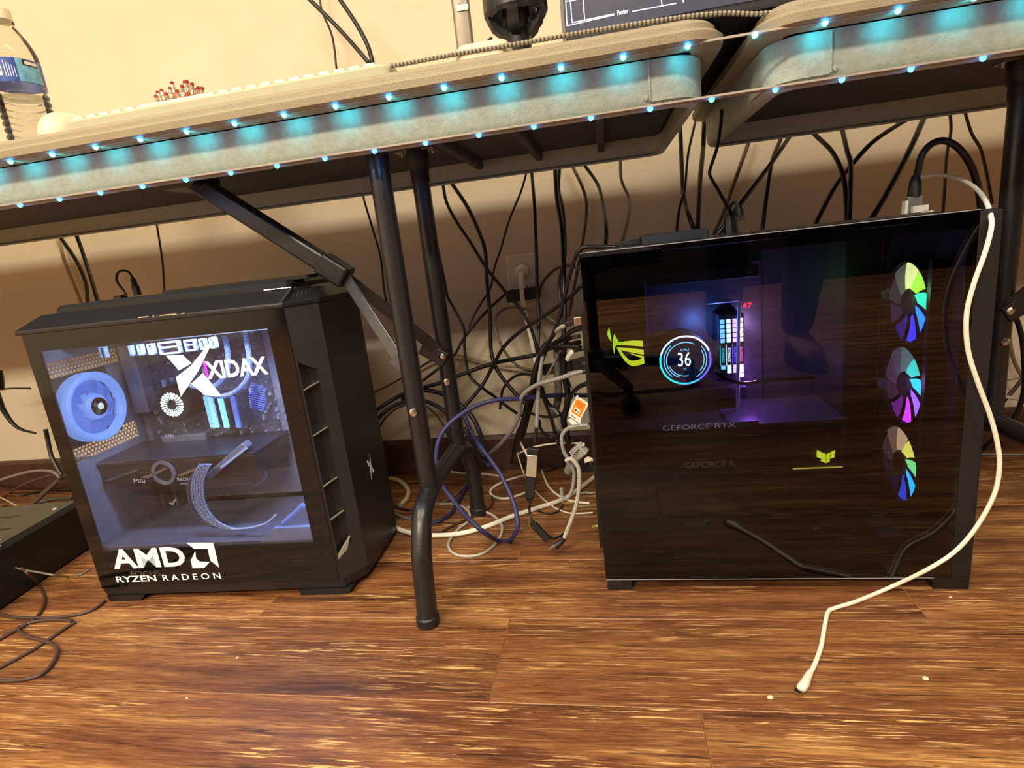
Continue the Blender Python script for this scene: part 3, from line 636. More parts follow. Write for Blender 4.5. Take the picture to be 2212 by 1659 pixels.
# memory sticks with square lights, bars and lettering
cols = [((90, 170, 255), (0, 190, 190)), ((190, 250, 255), (220, 240, 255)), ((190, 160, 255), (90, 70, 235)), ((255, 225, 235), (225, 90, 190))]
for k in range(4):
    x = 1561.5 + 13.2 * k
    c, tcx = cols[k]; Y = .885
    a = P3(x - 6.2, 688 - k, Y); b_ = P3(x + 6.2, 818 - k, Y); xm = (a.x + b_.x) / 2; mb = MB(); mb.box(xm - .0046, xm + .0046, Y + .001, .938, b_.z, a.z + .004); st = ro('memory_stick', mb, rin)
    me = lit('memory_square_%d' % k, c, 10.0)
    sq = [695 + 10.4 * q - 1.2 * k for q in range(5)] + [794 - k, 803 - k, 813 - k][:(1, 2, 2, 3)[k]]
    for q, yy in enumerate(sq):
        p = P3(x + .4 * (q > 4), yy, Y); mb = MB(); h_ = .0029; mb.box(xm - h_, xm + h_, Y - .0006, Y + .001, p.z - h_, p.z + h_); ro('light_square', mb, me, st)
    p0 = P3(x, 783 - k, Y); p1 = P3(x, 752 - k, Y); mb = MB(); text(mb, 'DOMINATOR', (xm + .0022, Y - .0004, p0.z), (0, 0, p1.z - p0.z), (-.0042, 0, 0), .0); ro('lettering', mb, lit('memory_text_%d' % k, tcx, 9.0), st)
    if k in (0, 1, 2):
        p0 = P3(x, 790 - k, Y); p1 = P3(x, 745 - k, Y); mb = MB(); mb.box(xm - .0042, xm - .0034, Y - .0004, Y + .001, p0.z, p1.z); ro('light_bar', mb, lit('memory_bar_%d' % k, tcx, 5.0), st)
p = P3(1566, 834, .93); mb = MB(); mb.box(p.x - .004, p.x + .004, .936, .938, p.z - .0035, p.z + .0035); mb.box(p.x + .007, p.x + .010, .936, .938, p.z - .003, p.z); ro('status_light', mb, lit('status_green', (190, 255, 150), 14.0), rboard)
# small red two-digit display
rt_text('47', 1604, 655, 1624, 666, .93, lit('red_digits', (255, 30, 50), 16.0), rboard, .0, 'digit_display')
# support post lit by the memory
p0 = P3(1593, 905, .872); p1 = P3(1596, 660, .872); mb = MB(); mb.tube([p0, p1], .0026, 8); ro('support_post', mb, mat('polished_post', (232, 222, 245), .4), smooth=True)
mb = MB(); mb.tube([P3(1596, 650, .872), P3(1530, 656, .9)], .0012, 6); ro('support_arm', mb, mat('polished_post', (0, 0, 0)), smooth=True)
mb = MB(); mb.tube(smooth_path([P3(1546, 800, .87), P3(1558, 812, .865), P3(1580, 823, .86), P3(1610, 828, .86), P3(1660, 822, .86), P3(1760, 815, .86)]), .0026, 8); ro('coolant_tube', mb, black_gloss, smooth=True)
# graphics card
gz = .238
mb = MB(); mb.box(-.028, .315, .815, .936, .135, gz - .003); rg = ro('graphics_card', mb, rin, bevel=.004)
mb = MB(); mb.box(-.028, .158, .812, .937, gz - .003, gz); mb.box(.158, .20, .816, .937, gz - .003, gz + .003); mb.box(.20, .316, .812, .937, gz - .003, gz); ro('backplate', mb, mat('backplate_metal', (90, 88, 96), .35, metal=.5), rg)
for k in range(3):
    cxx = .04 + .095 * k; mb = MB(); mb.lathe([(.042, 0), (.042, .02), (.03, .02), (.03, 0)], (cxx, .876, .1352), (0, 0, -1), 24, False); ro('card_fan', mb, black_pl, rg, smooth=True)
rt_text('GEFORCE RTX', 1432, 920, 1590, 931, .811, lit('card_text', (150, 145, 160), 1.6), rg)
rt_text('GEFORCE R', 1480, 999, 1588, 1012, .813, lit('card_text_dim', (120, 110, 90), .8), rg)
yl = lit('yellow_green_light', (205, 225, 40), 4.6)
def dec(polys, Y, m, name, parent, f):
    mb = MB()
    for pp in polys:
        q3 = []
        for q in pp:
            q = f(*q); v = P3(*q, Y); q3.append(v)
        mb.poly(q3, (0, .0006, 0))
    return ro(name, mb, m, parent)
ft_ = lambda x, y: (1740 + x * .0482, 950 + y * .0482)
dec([[(520, 470), (728, 568), (728, 862), (500, 770)], [(762, 585), (908, 660), (908, 1050), (690, 955), (690, 893), (762, 893)], [(938, 660), (1088, 585), (1088, 965), (938, 1050)], [(1112, 575), (1335, 470), (1310, 640), (1122, 700)], [(1120, 732), (1310, 664), (1305, 775), (1120, 862)]], .8125, yl, 'emblem', rg, ft_)
a = P3(1713, 1013, .8125); b_ = P3(1820, 1010, .8125); mb = MB(); mb.box(a.x, b_.x, .8122, .8140, a.z - .0007, a.z + .0007); ro('light_bar', mb, lit('amber_line', (215, 200, 90), 2.5), rg)
# eye-shaped emblem on the rear cover
cover = MB(); cover.box(-.03, .056, .872, .885, .30, .455); cv = ro('port_cover', cover, rin, rboard, bevel=.003)
lg = lit('lime_light', (175, 240, 40), 4.2)
yh = lit('lime_yellow_light', (215, 235, 50), 4.2)
fr_ = lambda x, y: (1290 + x * .07233, 690 + y * .07233)
dec([[(350, 230), (300, 430), (340, 560), (430, 670), (400, 500), (380, 330)], [(508, 430), (640, 670), (790, 675), (790, 767), (570, 770), (535, 830), (520, 1020), (500, 1010), (458, 800), (470, 600)]], .8712, lg, 'emblem', cv, fr_)
dec([[(792, 660), (1100, 630), (1365, 640), (1372, 810), (792, 767)], [(585, 838), (1150, 870), (1385, 920), (1395, 1058), (800, 940), (700, 915), (640, 935)],
     [(585, 850), (640, 935), (700, 915), (800, 1060), (960, 1220), (1050, 1240), (1200, 1225), (1345, 1172), (1396, 1112), (1410, 1320), (1250, 1370), (1050, 1390), (960, 1360), (830, 1250), (700, 1060), (620, 920)], [(950, 1000), (1394, 1104), (1345, 1164), (1150, 1088)]], .8712, yh, 'emblem', cv, fr_)
# three front fans seen edge-on, each blade its own glow
BC = [[(225, 235, 150), 3.2], [(150, 225, 60), 4.5], [(40, 215, 170), 4.5], [(30, 120, 255), 6.0], [(60, 60, 255), 3.5], [(90, 70, 190), .35], [(110, 90, 110), .2], [(120, 110, 100), .2], [(150, 155, 120), .5]]
BC2 = [[(120, 170, 130), .7], [(60, 215, 180), 3.2], [(40, 200, 215), 4.5], [(130, 90, 255), 6.0], [(200, 60, 230), 4.5], [(150, 60, 160), .9], [(110, 80, 90), .25], [(130, 110, 110), .25], [(120, 130, 115), .4]]
BC3 = [[(235, 205, 150), 1.6], [(215, 215, 90), 3.6], [(110, 225, 130), 3.6], [(30, 170, 255), 5.0], [(50, 80, 255), 2.2], [(70, 60, 120), .25], [(90, 80, 90), .2], [(130, 110, 105), .3], [(180, 150, 120), .7]]
for fi, (px_, py_, bc) in enumerate(((1942, 655, BC), (1928, 832, BC2), (1924, 1000, BC3))):
    c = Vector((.412, .878, (P3(px_, py_, .878)).z)); R0 = .058
    fr = MB(); fr.lathe([(R0 + .003, .0), (R0 + .003, .024), (R0 - .001, .024), (R0 - .001, .0)], c, (1, 0, 0), 36, False)
    for a in ((-.064, -.055), (.055, .064)): fr.box(c.x, c.x + .024, c.y + a[0], c.y + a[1], c.z - .062, c.z + .062)
    ff = ro('front_fan', fr, black_pl)
    hbm = MB(); hbm.lathe([(0, .0), (.016, .0), (.019, -.003), (.019, -.02)], c + Vector((.002, 0, 0)), (-1, 0, 0), 20); ro('fan_hub', hbm, rin, ff, smooth=True)
    n = 9
    for k in range(n):
        a0 = R_(90 + 20 - 40 * k); vs = []; fs = []
        for q in range(7):
            r = .0195 + (R0 - .0215) * q / 6
            for e in range(5):
                aa = a0 - R_(34) * (e / 4) - .30 * (q / 6) + .10
                vs.append(c + Vector((.004 + .003 * e / 4, -r * math.cos(aa), r * math.sin(aa))))
        for q in range(6):
            for e in range(4): fs.append((q * 5 + e, q * 5 + e + 1, (q + 1) * 5 + e + 1, (q + 1) * 5 + e))
        mb = MB(); mb.add(vs, fs); col, es = bc[k]
        ro('fan_blade', mb, lit('fan%d_blade_%d' % (fi, k), col, es * 1.5), ff, smooth=True)
for y in (1100,):
    a = P3(1925, 1101, .85); b_ = P3(1965, 1099, .85); mb = MB(); mb.tube([a, b_], .0008, 6); ro('front_trim', mb, fr_m)
for q in ((2028, 600, 2034, 690), (2004, 985, 2008, 1040)):
    mb = MB(); mb.tube([P3(q[0], q[1], .85), P3(q[2], q[3], .85)], .0016, 6); ro('front_trim', mb, rin)
mb = MB(); mb.box(.36, .40, .80, .93, .05, .06); ro('front_shelf', mb, rin)

# ------------------------------------------------------------------ things on the tables
def lone(name, label, cat, mb, m, group=None, **k): return props(obj(name, mb, m, **k), label, cat, group)
TT = .7346
# keyboard, seen as its front edge and key tops
kb0, kb1 = -.690, -.232
kb = empty('keyboard', ((kb0 + kb1) / 2, .755, TT), 'long white keyboard lying along the front edge of the table', 'keyboard')
kbm = mat('keyboard_white', (180, 180, 156), .45, var=.03)
mb = MB(); mb.loft([rrect(kb0, kb1, .699, .82, .012, TT + .001, 4), rrect(kb0, kb1, .698, .82, .013, TT + .009, 4), rrect(kb0 + .008, kb1 - .008, .701, .812, .008, TT + .0125, 4)]); obj('keyboard_case', mb, kbm, kb, smooth=True, ang=25)
kc = MB(); kc.loft([rrect(-.0078, .0078, -.0078, .0078, .002, 0, 2), rrect(-.0068, .0068, -.0068, .0068, .002, .0045, 2)])
kme = None; key_m = mat('key_white', (222, 218, 198), .4, var=.03)
for r in range(5):
    n = 22; xx = kb0 + .018
    for k in range(n):
        if r == 0 and 5 <= k <= 10:
            if k > 5: xx += .0196; continue
            mb = MB(); mb.loft([rrect(xx - .0078, xx + .106, .7115 - .0078, .7115 + .0078, .002, TT + .0122, 2), rrect(xx - .0068, xx + .105, .7115 - .0068, .7115 + .0068, .002, TT + .0167, 2)]); obj('key', mb, key_m, kb); xx += .0196; continue
        if kme is None: o = obj('key', kc, key_m, kb, local=True); kme = o.data
        else: o = bpy.data.objects.new('key', kme); C.objects.link(o); o.parent = kb
        o.location = Vector((xx, .7115 + .0192 * r, TT + .0122)) - kb.location; xx += .0196
# mouse
ms = MB(); pr_ = []
for q in range(9):
    t = q / 8; a = t * math.pi / 2; pr_.append([Vector((-.722 + .031 * math.cos(2 * math.pi * k / 24) * math.cos(a) ** .7, .748 + .052 * math.sin(2 * math.pi * k / 24) * math.cos(a) ** .6, TT + .0005 + .034 * math.sin(a))) for k in range(24)])
ms.loft(pr_); lone('computer_mouse', 'rounded white computer mouse beside the water bottle', 'mouse', ms, mat('mouse_white', (206, 204, 178), .35, var=.03), smooth=True, ang=70)
# water bottle
bc = Vector((-.846, .80, TT)); wbt = empty('water_bottle', bc, 'clear ribbed plastic water bottle with a blue and white label', 'bottle')
clear = glassy('clear_bottle_plastic', (.95, .94, .90), .05, 1.22, .34)  # whitish mottling put in for the plastic's white highlights
prof = [(.0, .001), (.026, .0), (.031, .004)]
for k in range(9): z = .008 + .0095 * k; prof += [(.0325, z), (.0333, z + .002), (.0325, z + .004), (.0300, z + .0065)]
prof += [(.0325, .096), (.0325, .098), (.0322, .1000), (.0322, .132), (.0328, .135), (.0325, .142), (.030, .152), (.025, .164), (.0185, .176), (.0135, .183), (.0128, .186), (.0155, .187), (.0155, .189), (.0122, .190), (.0122, .196)]
mb = MB(); mb.lathe(prof, bc, (0, 0, 1), 40, False); obj('bottle_body', mb, clear, wbt, smooth=True, ang=60)
mb = MB(); mb.lathe([(.0, .2055), (.0130, .2055), (.0146, .204), (.0148, .190), (.0140, .190)][::-1], bc, (0, 0, 1), 28, True); obj('bottle_cap', mb, mat('cap_white', (236, 226, 200), .45), wbt, smooth=True)
wat = MB(); wat.lathe([(.0, .002), (.029, .002), (.0292, .085), (.0, .085)], bc, (0, 0, 1), 28); obj('bottled_water', wat, glassy('water', (.97, .98, .97), .0, 1.2), wbt, smooth=True)
def cyl_patch(a0, a1, za, zb, r, m, name, parent, n=12):
    mb = MB(); vs = []
    for k in range(n + 1):
        a = R_(a0 + (a1 - a0) * k / n)
        for z in (za, zb): vs.append(bc + Vector((r * math.cos(a), r * math.sin(a), z)))
    mb.add(vs, [(2 * k, 2 * k + 2, 2 * k + 3, 2 * k + 1) for k in range(n)]); return obj(name, mb, m, parent, smooth=True)
lab = cyl_patch(-180, 180, .1, .132, .0330, mat('label_blue', (36, 66, 150), .4, var=.15), 'label', wbt, 48)
cyl_patch(-38, 20, .1005, .1315, .0332, mat('label_sky_blue', (112, 172, 206), .4, var=.35, scale=90), 'label_picture', lab)
cyl_patch(-24, 12, .123, .1305, .0334, mat('label_dark', (26, 28, 44), .4), 'label_panel', lab)
cyl_patch(-20, 10, .1245, .129, .0335, white_pl, 'label_panel', lab)
cyl_patch(-88, -70, .108, .124, .0332, white_pl, 'label_panel', lab)
pt = mat('label_print', (190, 196, 226), .5)
for k in range(5):
    cyl_patch(-64 + k * 5, -62 + k * 5, .106 + .001 * (k % 2), .128 - .002 * k, .0332, pt, 'print_line', lab, 1)
for k in range(3):
    a0 = 90 + 120 * k; mb = MB(); vs = []
    for q in range(6):
        aa = R_(a0 + 95 * q / 5)
        for rr in (.0026, .0042): vs.append((rr * math.cos(aa), rr * math.sin(aa)))
    vs += [(.0055 * math.cos(R_(a0 + 95)), .0055 * math.sin(R_(a0 + 95))), (.0014 * math.cos(R_(a0 + 95)), .0014 * math.sin(R_(a0 + 95))), (.0036 * math.cos(R_(a0 + 118)), .0036 * math.sin(R_(a0 + 118)))]
    mb.add([bc + Vector((.0335 * math.cos(R_(-79) + x / .0335), .0335 * math.sin(R_(-79) + x / .0335), .116 + z)) for x, z in vs], [(2 * q, 2 * q + 2, 2 * q + 3, 2 * q + 1) for q in range(5)] + [(12, 13, 14)]); obj('recycling_arrow', mb, black_pl, lab)
# pencils fanned out in a cup behind the keyboard
cupc = Vector((at(390, 200, 1.1).x, 1.10, TT))
mb = MB(); mb.lathe([(.0, .003), (.033, .003), (.035, .075), (.037, .075), (.035, .0), (0, .0)][::-1], cupc, (0, 0, 1), 28); lone('pencil_cup', 'small cup holding the pencils, hidden behind the keyboard', 'cup', mb, mat('cup_glaze', (190, 180, 160), .4), smooth=True)
pb_ = mat('pencil_red_paint', (190, 88, 48), .4); fe_ = mat('pencil_ferrule', (222, 210, 186), .25, metal=.7); er_ = mat('pencil_eraser', (150, 52, 46), .8)
tips = [(993, 605, 'leftmost pencil, leaning out of the fan'), (1005, 580, 'second pencil from the left in the fan'), (1030, 568, 'third pencil from the left, just above its two left neighbours'), (1058, 588, 'short fourth pencil from the left, in the dip'), (1085, 555, 'fifth pencil from the left, touching the taller left peak'), (1098, 520, 'pencil forming the taller left peak of the fan'), (1130, 570, 'low pencil in the gap between both peaks'),
        (1163, 540, 'pencil on the left shoulder of the right peak'), (1180, 514, 'pencil at the left of the topmost pair'), (1194, 510, 'topmost pencil of the whole fan'), (1228, 525, 'pencil on the right shoulder of the right peak'), (1250, 560, 'fourth pencil from the right, low in the fan'), (1268, 550, 'second pencil from the right in the fan'), (1292, 552, 'rightmost pencil of the fan')]
for i, (x, y, lb) in enumerate(tips):
    Yp = 1.085 + .03 * ((i * 5) % 7) / 6; tp = at(x * .3376, y * .3376 + 1, Yp)
    a = R_(137 * i); foot = cupc + Vector(((tp.x - cupc.x) * .22 + .006 * math.cos(a), .012 * math.sin(a), .006)); d = (tp - foot).normalized(); ln = (tp - foot).length
    p = empty('pencil', foot, 'red pencil, ' + lb.replace(' pencil', ' one').replace('pencil ', ''), 'pencil', group='pencils in the cup')
    mb = MB(); mb.tube([foot + d * .001, foot + d * .012, tp - d * .022], [.0008, .0036, .0036], 6); obj('pencil_body', mb, pb_, p)
    mb = MB(); mb.tube([tp - d * .0225, tp - d * .0222, tp - d * .016, tp - d * .0145, tp - d * .013, tp - d * .0065], [.0037, .0041, .0041, .0036, .0041, .0041], 10); obj('ferrule', mb, fe_, p, smooth=True)
    mb = MB(); mb.tube([tp - d * .0066, tp - d * .0015, tp], [.0037, .0037, .0027], 10); obj('eraser', mb, er_, p, smooth=True)
# silver upright stand on white base
sp = at(1000, 60, .84); stn = empty('tablet_stand', (sp.x, .82, TT), 'silver upright stand with a clip window on a white base pad', 'stand')
xa, xb = at(981, 60, .84).x, at(1019, 60, .84).x
mb = MB(); mb.loft([rrect(xa, xb, .838, .848, .004, z, 4) for z in (TT + .006, .93)]); obj('upright', mb, mat('satin_silver', (128, 118, 104), .35, metal=.35), stn, smooth=True, ang=40)
c0 = at(999, 17, .838); mb = MB(); mb.loft([[(c0.x + a[0] * .0075, .8375 - dd, c0.z + a[1] * .0035) for a in ((-1, -1), (1, -1), (1.15, 0), (1, 1), (-1, 1), (-1.1, 0))] for dd in (0, .0012)]); obj('clip_window', mb, white_pl, stn)
for q in ((992, 5), (1006, 4)):
    c1 = at(*q, .838); mb = MB(); mb.lathe([(.0014, 0), (.0014, .0006)], c1, (0, -1, 0), 10); obj('screw', mb, hs_m, stn)
bpm = mat('base_white', (214, 208, 184), .4, var=.03); x0_, x1_ = at(985, 105, .72).x, at(1104, 97, .72).x
mb = MB(); mb.loft([rrect(x0_, x1_, .70, .768, .014, z, 5) for z in (TT + .0006, TT + .012)] + [rrect(x0_ + .004, x1_ - .004, .704, .764, .012, TT + .0175, 5)]); obj('base_pad', mb, bpm, stn, smooth=True)
mb = MB(); mb.loft([rrect(xa - .012, min(xb + .004, -.118), .768, .862, .006, z, 4) for z in (TT + .0006, TT + .0095)]); obj('base_arm', mb, bpm, stn, smooth=True, ang=40)
# black star-shaped knob on its post
kc0 = at(1115, 34, .80); kn = empty('clamp_knob', (kc0.x, .80, TT), 'black lobed knob with open spokes standing on a post', 'knob')
bpl = mat('knob_black', (26, 26, 30), .35, bump=.1)
mb = MB(); n = 48; loops = []
for rr_, z in ((.0365, -.003), (.0395, .002), (.0395, .026), (.037, .032), (.031, .032), (.0305, -.001)):
    loops.append([Vector((kc0.x + (rr_ + (.0012 if (k % 8) < 6 else -.0018)) * math.cos(2 * math.pi * k / n), .80 + (rr_ + (.0012 if (k % 8) < 6 else -.0018)) * math.sin(2 * math.pi * k / n), kc0.z + z)) for k in range(n)])
loops.append(loops[0]); mb.loft(loops, False, False); obj('knob_ring', mb, bpl, kn, smooth=True, ang=30)
for k in range(5):
    a = R_(72 * k - 90); e = Vector((math.cos(a), math.sin(a), 0)); c_ = Vector((kc0.x, .80, kc0.z)); sd = Vector((-e.y, e.x, 0)); mb = MB()
    mb.loft([[c_ + e * r + sd * (w_ * i) + Vector((0, 0, z + dz)) for i, dz in ((-1, 0), (1, 0), (1, .011), (-1, .011))] for r, z, w_ in ((.008, -.026, .0062), (.022, -.024, .0062), (.032, -.016, .0066), (.0385, -.002, .007), (.0365, .010, .007))]); obj('spoke', mb, bpl, kn, smooth=True, ang=50)
mb = MB(); mb.lathe([(.013, 0), (.015, .006), (.0165, .012), (.0165, kc0.z - TT - .022), (.0135, kc0.z - TT - .018), (.0175, kc0.z - TT - .012), (.0175, kc0.z - TT + .014), (.010, kc0.z - TT + .024), (.006, kc0.z - TT + .12)], (kc0.x, .80, TT), (0, 0, 1), 20); obj('post', mb, bpl, kn, smooth=True)
mb = MB(); mb.lathe([(.024, .0005), (.024, .006), (.021, .009)], (kc0.x, .80, TT), (0, 0, 1), 32); obj('post_base', mb, bpl, kn, smooth=True)
# monitor with a drawn preview frame
MY = .80; mo = empty('monitor', (.22, MY + .02, TT), 'dark monitor showing thin white preview frame lines', 'monitor')
mx0 = at(1214, 40, MY).x; mz0 = .7555; mx1 = mx0 + .56; mz1 = mz0 + .34
mb = MB(); mb.box(mx0, mx1, MY, MY + .018, mz0, mz1); obj('monitor_case', mb, mat('monitor_black', (30, 30, 34), .3), mo, bevel=.002)
mb = MB(); mb.box(mx0 - .0012, mx0 + .0032, MY - .0014, MY + .018, mz0, mz1); obj('bezel', mb, mat('bezel_grey', (112, 108, 108), .4), mo)
scb = at(1226, 70, MY).z
mb = MB(); mb.box(mx0 + .004, mx1 - .006, MY - .0012, MY, at(1228, 62, MY).z - .006, mz1 - .005); scn = obj('screen', mb, mat('screen_dark', (46, 46, 58), .25, emit=(58, 58, 74), es=.8), mo)
wl_ = lit('screen_line_white', (235, 235, 255), 1.0)
def sline(pts, r=.0008):
    mb = MB(); P = [at(x, y, MY) + Vector((0, -.0016, 0)) for x, y in pts]
    for a, b_ in zip(P, P[1:]): mb.obox(a, b_, r * 1.3, .0004, (b_ - a).cross(Vector((0, 1, 0))))
    obj('screen_line', mb, wl_, scn)
sline([(1222, 0), (1225, 57), (1327, 33)]); sline([(1365, 26), (1461, 8)]); sline([(1232, 0), (1236, 50), (1327, 31)]); sline([(1260, 0), (1263, 43)]); sline([(1223, 4), (1244, 1)])
sline([(1428, 0), (1430, 12)]); sline([(1475, 0), (1476, 7)])
a = at(1334, 32.5, MY); b_ = at(1357.5, 27, MY); mb = MB(); text(mb, 'Preview', a + Vector((0, -.0016, -.001)), Vector((b_.x - a.x, 0, .0006)), (0, 0, .0056), .01); obj('lettering', mb, wl_, scn)
mb = MB(); mb.loft([rrect(.06, .46, .80, .93, .01, z, 4) for z in (TT + .0036, TT + .010)]); mb.box(.23, .30, .86, .885, TT + .010, mz0 + .12); mb.box(.25, .28, .82, .86, mz0 + .05, mz0 + .11); obj('monitor_stand', mb, mat('monitor_black', (0, 0, 0)), mo, bevel=.002)
mb = MB(); mb.loft([rrect(.075, .62, .705, 1.15, .006, z, 3) for z in (TT + .0004, TT + .0034)]); lone('desk_mat', 'black desk mat bridging the gap between both tables', 'mat', mb, mat('mat_black', (20, 20, 24), .8))
# braided cord along the rim
bp_ = [(845, 143), (900, 133), (985, 117), (1100, 98), (1250, 72), (1400, 48), (1500, 34), (1565, 29), (1640, 30), (1700, 22), (1760, 12), (1850, 0), (1950, -16)]
P = smooth_path([at(x, y, .70) for x, y in bp_], 8)
bc_ = empty('braided_cable', P[0], 'grey and white braided cord lying along the table rim and across the gap', 'cord')
mb = MB(); mb.tube(P, .0022, 8); obj('cord_core', mb, mat('cord_grey', (74, 68, 58), .6), bc_, smooth=True)
L_ = 0; nxt = 0
rib_m = mat('cord_pale', (150, 143, 126), .6)
rb = MB(); rb.lathe([(.0018, -.0018), (.0027, -.0011), (.0027, .0011), (.0018, .0018)], (0, 0, 0), (0, 0, 1), 8); rme = None
for a, b_ in zip(P, P[1:]):
    sl_ = (b_ - a).length
    while nxt <= L_ + sl_:
        if rme is None: o = obj('cord_rib', rb, rib_m, bc_, local=True, smooth=True); rme = o.data
        else: o = bpy.data.objects.new('cord_rib', rme); C.objects.link(o); o.parent = bc_
        o.location = a + (b_ - a) * ((nxt - L_) / sl_) - bc_.location; o.rotation_mode = 'XYZ'; o.rotation_euler = (b_ - a).to_track_quat('Z', 'Y').to_euler(); nxt += .0046
    L_ += sl_

# ------------------------------------------------------------------ wall outlet, plug, adapter
def outlet(xc, zc, lab_):
    t = empty('wall_outlet', (xc, WALL_Y, zc - .057), lab_, 'outlet'); pm = mat('outlet_white', (222, 214, 192), .4, var=.03)
    mb = MB(); mb.loft([[(xc + a * .035, WALL_Y - .0002, zc + b_ * .057) for a, b_ in ((-1, -1), (1, -1), (1, 1), (-1, 1))], [(xc + a * .035, WALL_Y - .003, zc + b_ * .057) for a, b_ in ((-1, -1), (1, -1), (1, 1), (-1, 1))], [(xc + a * .032, WALL_Y - .0052, zc + b_ * .054) for a, b_ in ((-1, -1), (1, -1), (1, 1), (-1, 1))]]); pl_ = obj('cover_plate', mb, pm, t)
    for s in (-1, 1):
        mb = MB(); c_ = Vector((xc, WALL_Y - .0052, zc + s * .0195)); pts = [(.0165 * math.cos(R_(a)), max(-.0125, min(.0125, .0172 * math.sin(R_(a))))) for a in range(0, 360, 12)]
        mb.loft([[c_ + Vector((x, -dd, z)) for x, z in pts] for dd in (0, .0018)]); rc = obj('socket', mb, pm, t)
        for x in (-.0063, .0063): mb = MB(); mb.box(c_.x + x - .001, c_.x + x + .001, c_.y - .0021, c_.y - .0017, c_.z, c_.z + .008); obj('slot', mb, black_pl, rc)
    mb = MB(); mb.lathe([(.0028, 0), (.002, .001)], (xc, WALL_Y - .0052, zc), (0, -1, 0), 10); obj('plate_screw', mb, steel, t)
OX = -.1835; outlet(OX, .449, 'white wall outlet plate holding a plug, left of the dark computer'); outlet(-.040, .43, 'second white wall outlet plate, half hidden by the dark computer')
def cable(label, pts, r, m, fr=None, name='cable', group=None, n=8, cat='cable', sub=6, ret=False):
    """pts in photo pixels (or a crop frame fr) with the distance Y into the room; None lies on the floor"""
    P = []
    for q in pts:
        x, y = q[0], q[1]; Y = q[2] if len(q) > 2 else pts[0][2]
        if fr: x, y = fr[0] + x * fr[2], fr[1] + y * fr[2]
        rr = r[0] if isinstance(r, (list, tuple)) else r
        if Y is None: P.append(fl(x, y, rr + .0003))
        elif isinstance(Y, str): P.append(fl(x, y, float(Y)))      # lies at that height
        else:
            v = at(x, y, Y); v.z = max(v.z, rr + .0003); v.y = min(v.y, WALL_Y - rr - .001); P.append(v)
    S = smooth_path(P, sub); mb = MB(); mb.tube(S, r if not isinstance(r, (list, tuple)) else [r[0] + (r[1] - r[0]) * i / (len(S) - 1) for i in range(len(S))], n)
    if ret: return S, mb
    return lone(name, label, cat, mb, m, group, smooth=True, ang=80)
A = (760, 320, .36166); B = (760, 780, .36166); Dd = (1040, 640, .18081); E_ = (1080, 900, .19293); Fq = (800, 900, .20498); G = (1400, 0, .37368); Lf = (0, 380, .38573); Hh = (0, 900, .36166)
# white plug and heavy cord from the outlet
pc = Vector((OX, WALL_Y - .007, .4685))
pg = empty('power_cable', (OX, WALL_Y - .05, .20), 'thick white power cord hanging from the round plug in the wall outlet', 'cord')
mb = MB(); mb.lathe([(.0150, 0), (.0155, .004), (.0150, .016), (.010, .022), (.007, .03)], pc, (0, -1, 0), 20); obj('plug', mb, mat('plug_white', (226, 218, 196), .4, var=.03), pg, smooth=True)
S, mb = cable('', [(1012, 745, 1.225), (1012, 790, 1.215), (1020, 900, 1.21), (1045, 1030, 1.2), (1075, 1150, 1.18), (1098, 1270, 1.16), (1110, 1330, 1.15), (1112, 1420, 1.14)], .0048, None, A, ret=True); obj('cord', mb, white_cable, pg, smooth=True)
q0 = at(1094, 640, 1.243); q1 = at(1166, 630, 1.243)
mb = MB(); mb.loft([[(q0.x, y, .404), (q1.x, y, .408), (q1.x + .002, y, .428), (q1.x - .004, y, .433), (q0.x + .012, y, .430), (q0.x, y, .424)] for y in (1.2375, 1.2575)]); lone('power_adapter', 'flat black adapter plugged in the lower socket behind the white cord', 'adapter', mb, black_pl, bevel=.002)

gl_ = [((.139, .885, .37), (.12, .25, 1), .05), ((.215, .89, .36), (.55, .35, 1), .05), ((.205, .885, .29), (.4, .12, 1), .04), ((.385, .86, .40), (.3, 1, .4), .006), ((.385, .86, .27), (.5, .3, 1), .008)]
for p, c, e in gl_:
    L = bpy.data.lights.new('glow_lamp', 'POINT'); L.energy = e * 20; L.color = c; L.shadow_soft_size = .008
    o = bpy.data.objects.new('glow_lamp', L); C.objects.link(o); o.parent = pcr; o.location = Vector(p) - pcr.location

# ------------------------------------------------------------------ cables on the wall above and behind the tables
BKc, GYc, TNc, WHc, BRc = black_cable, grey_cable, tan_cable, white_cable, brown_cable
cable('thick black cable slanting down the wall from the upper left to the keyboard end', [(640, -30, 1.16), (670, 0, 1.15), (735, 65, 1.14), (800, 140, 1.12), (820, 170, 1.19)], .0042, BKc)
cable('thick black cable bowing down the wall, right of the slanting one', [(715, -30, 1.16), (735, 0, 1.15), (770, 52, 1.14), (795, 100, 1.13), (808, 145, 1.125), (825, 180, 1.19)], .0042, BKc)
cable('thin black wire on the wall crossing behind the slanting thick cable', [(690, -30, 1.24), (692, 5, 1.24), (697, 28, 1.235), (718, 80, 1.22), (727, 148, 1.2), (734, 190, 1.19)], .0022, BKc)
cable('short black lead running from the lobed knob down to the tabletop', [(1062, 82, .83), (1052, 92, .835), (1040, 104, .85)], .0022, BKc)
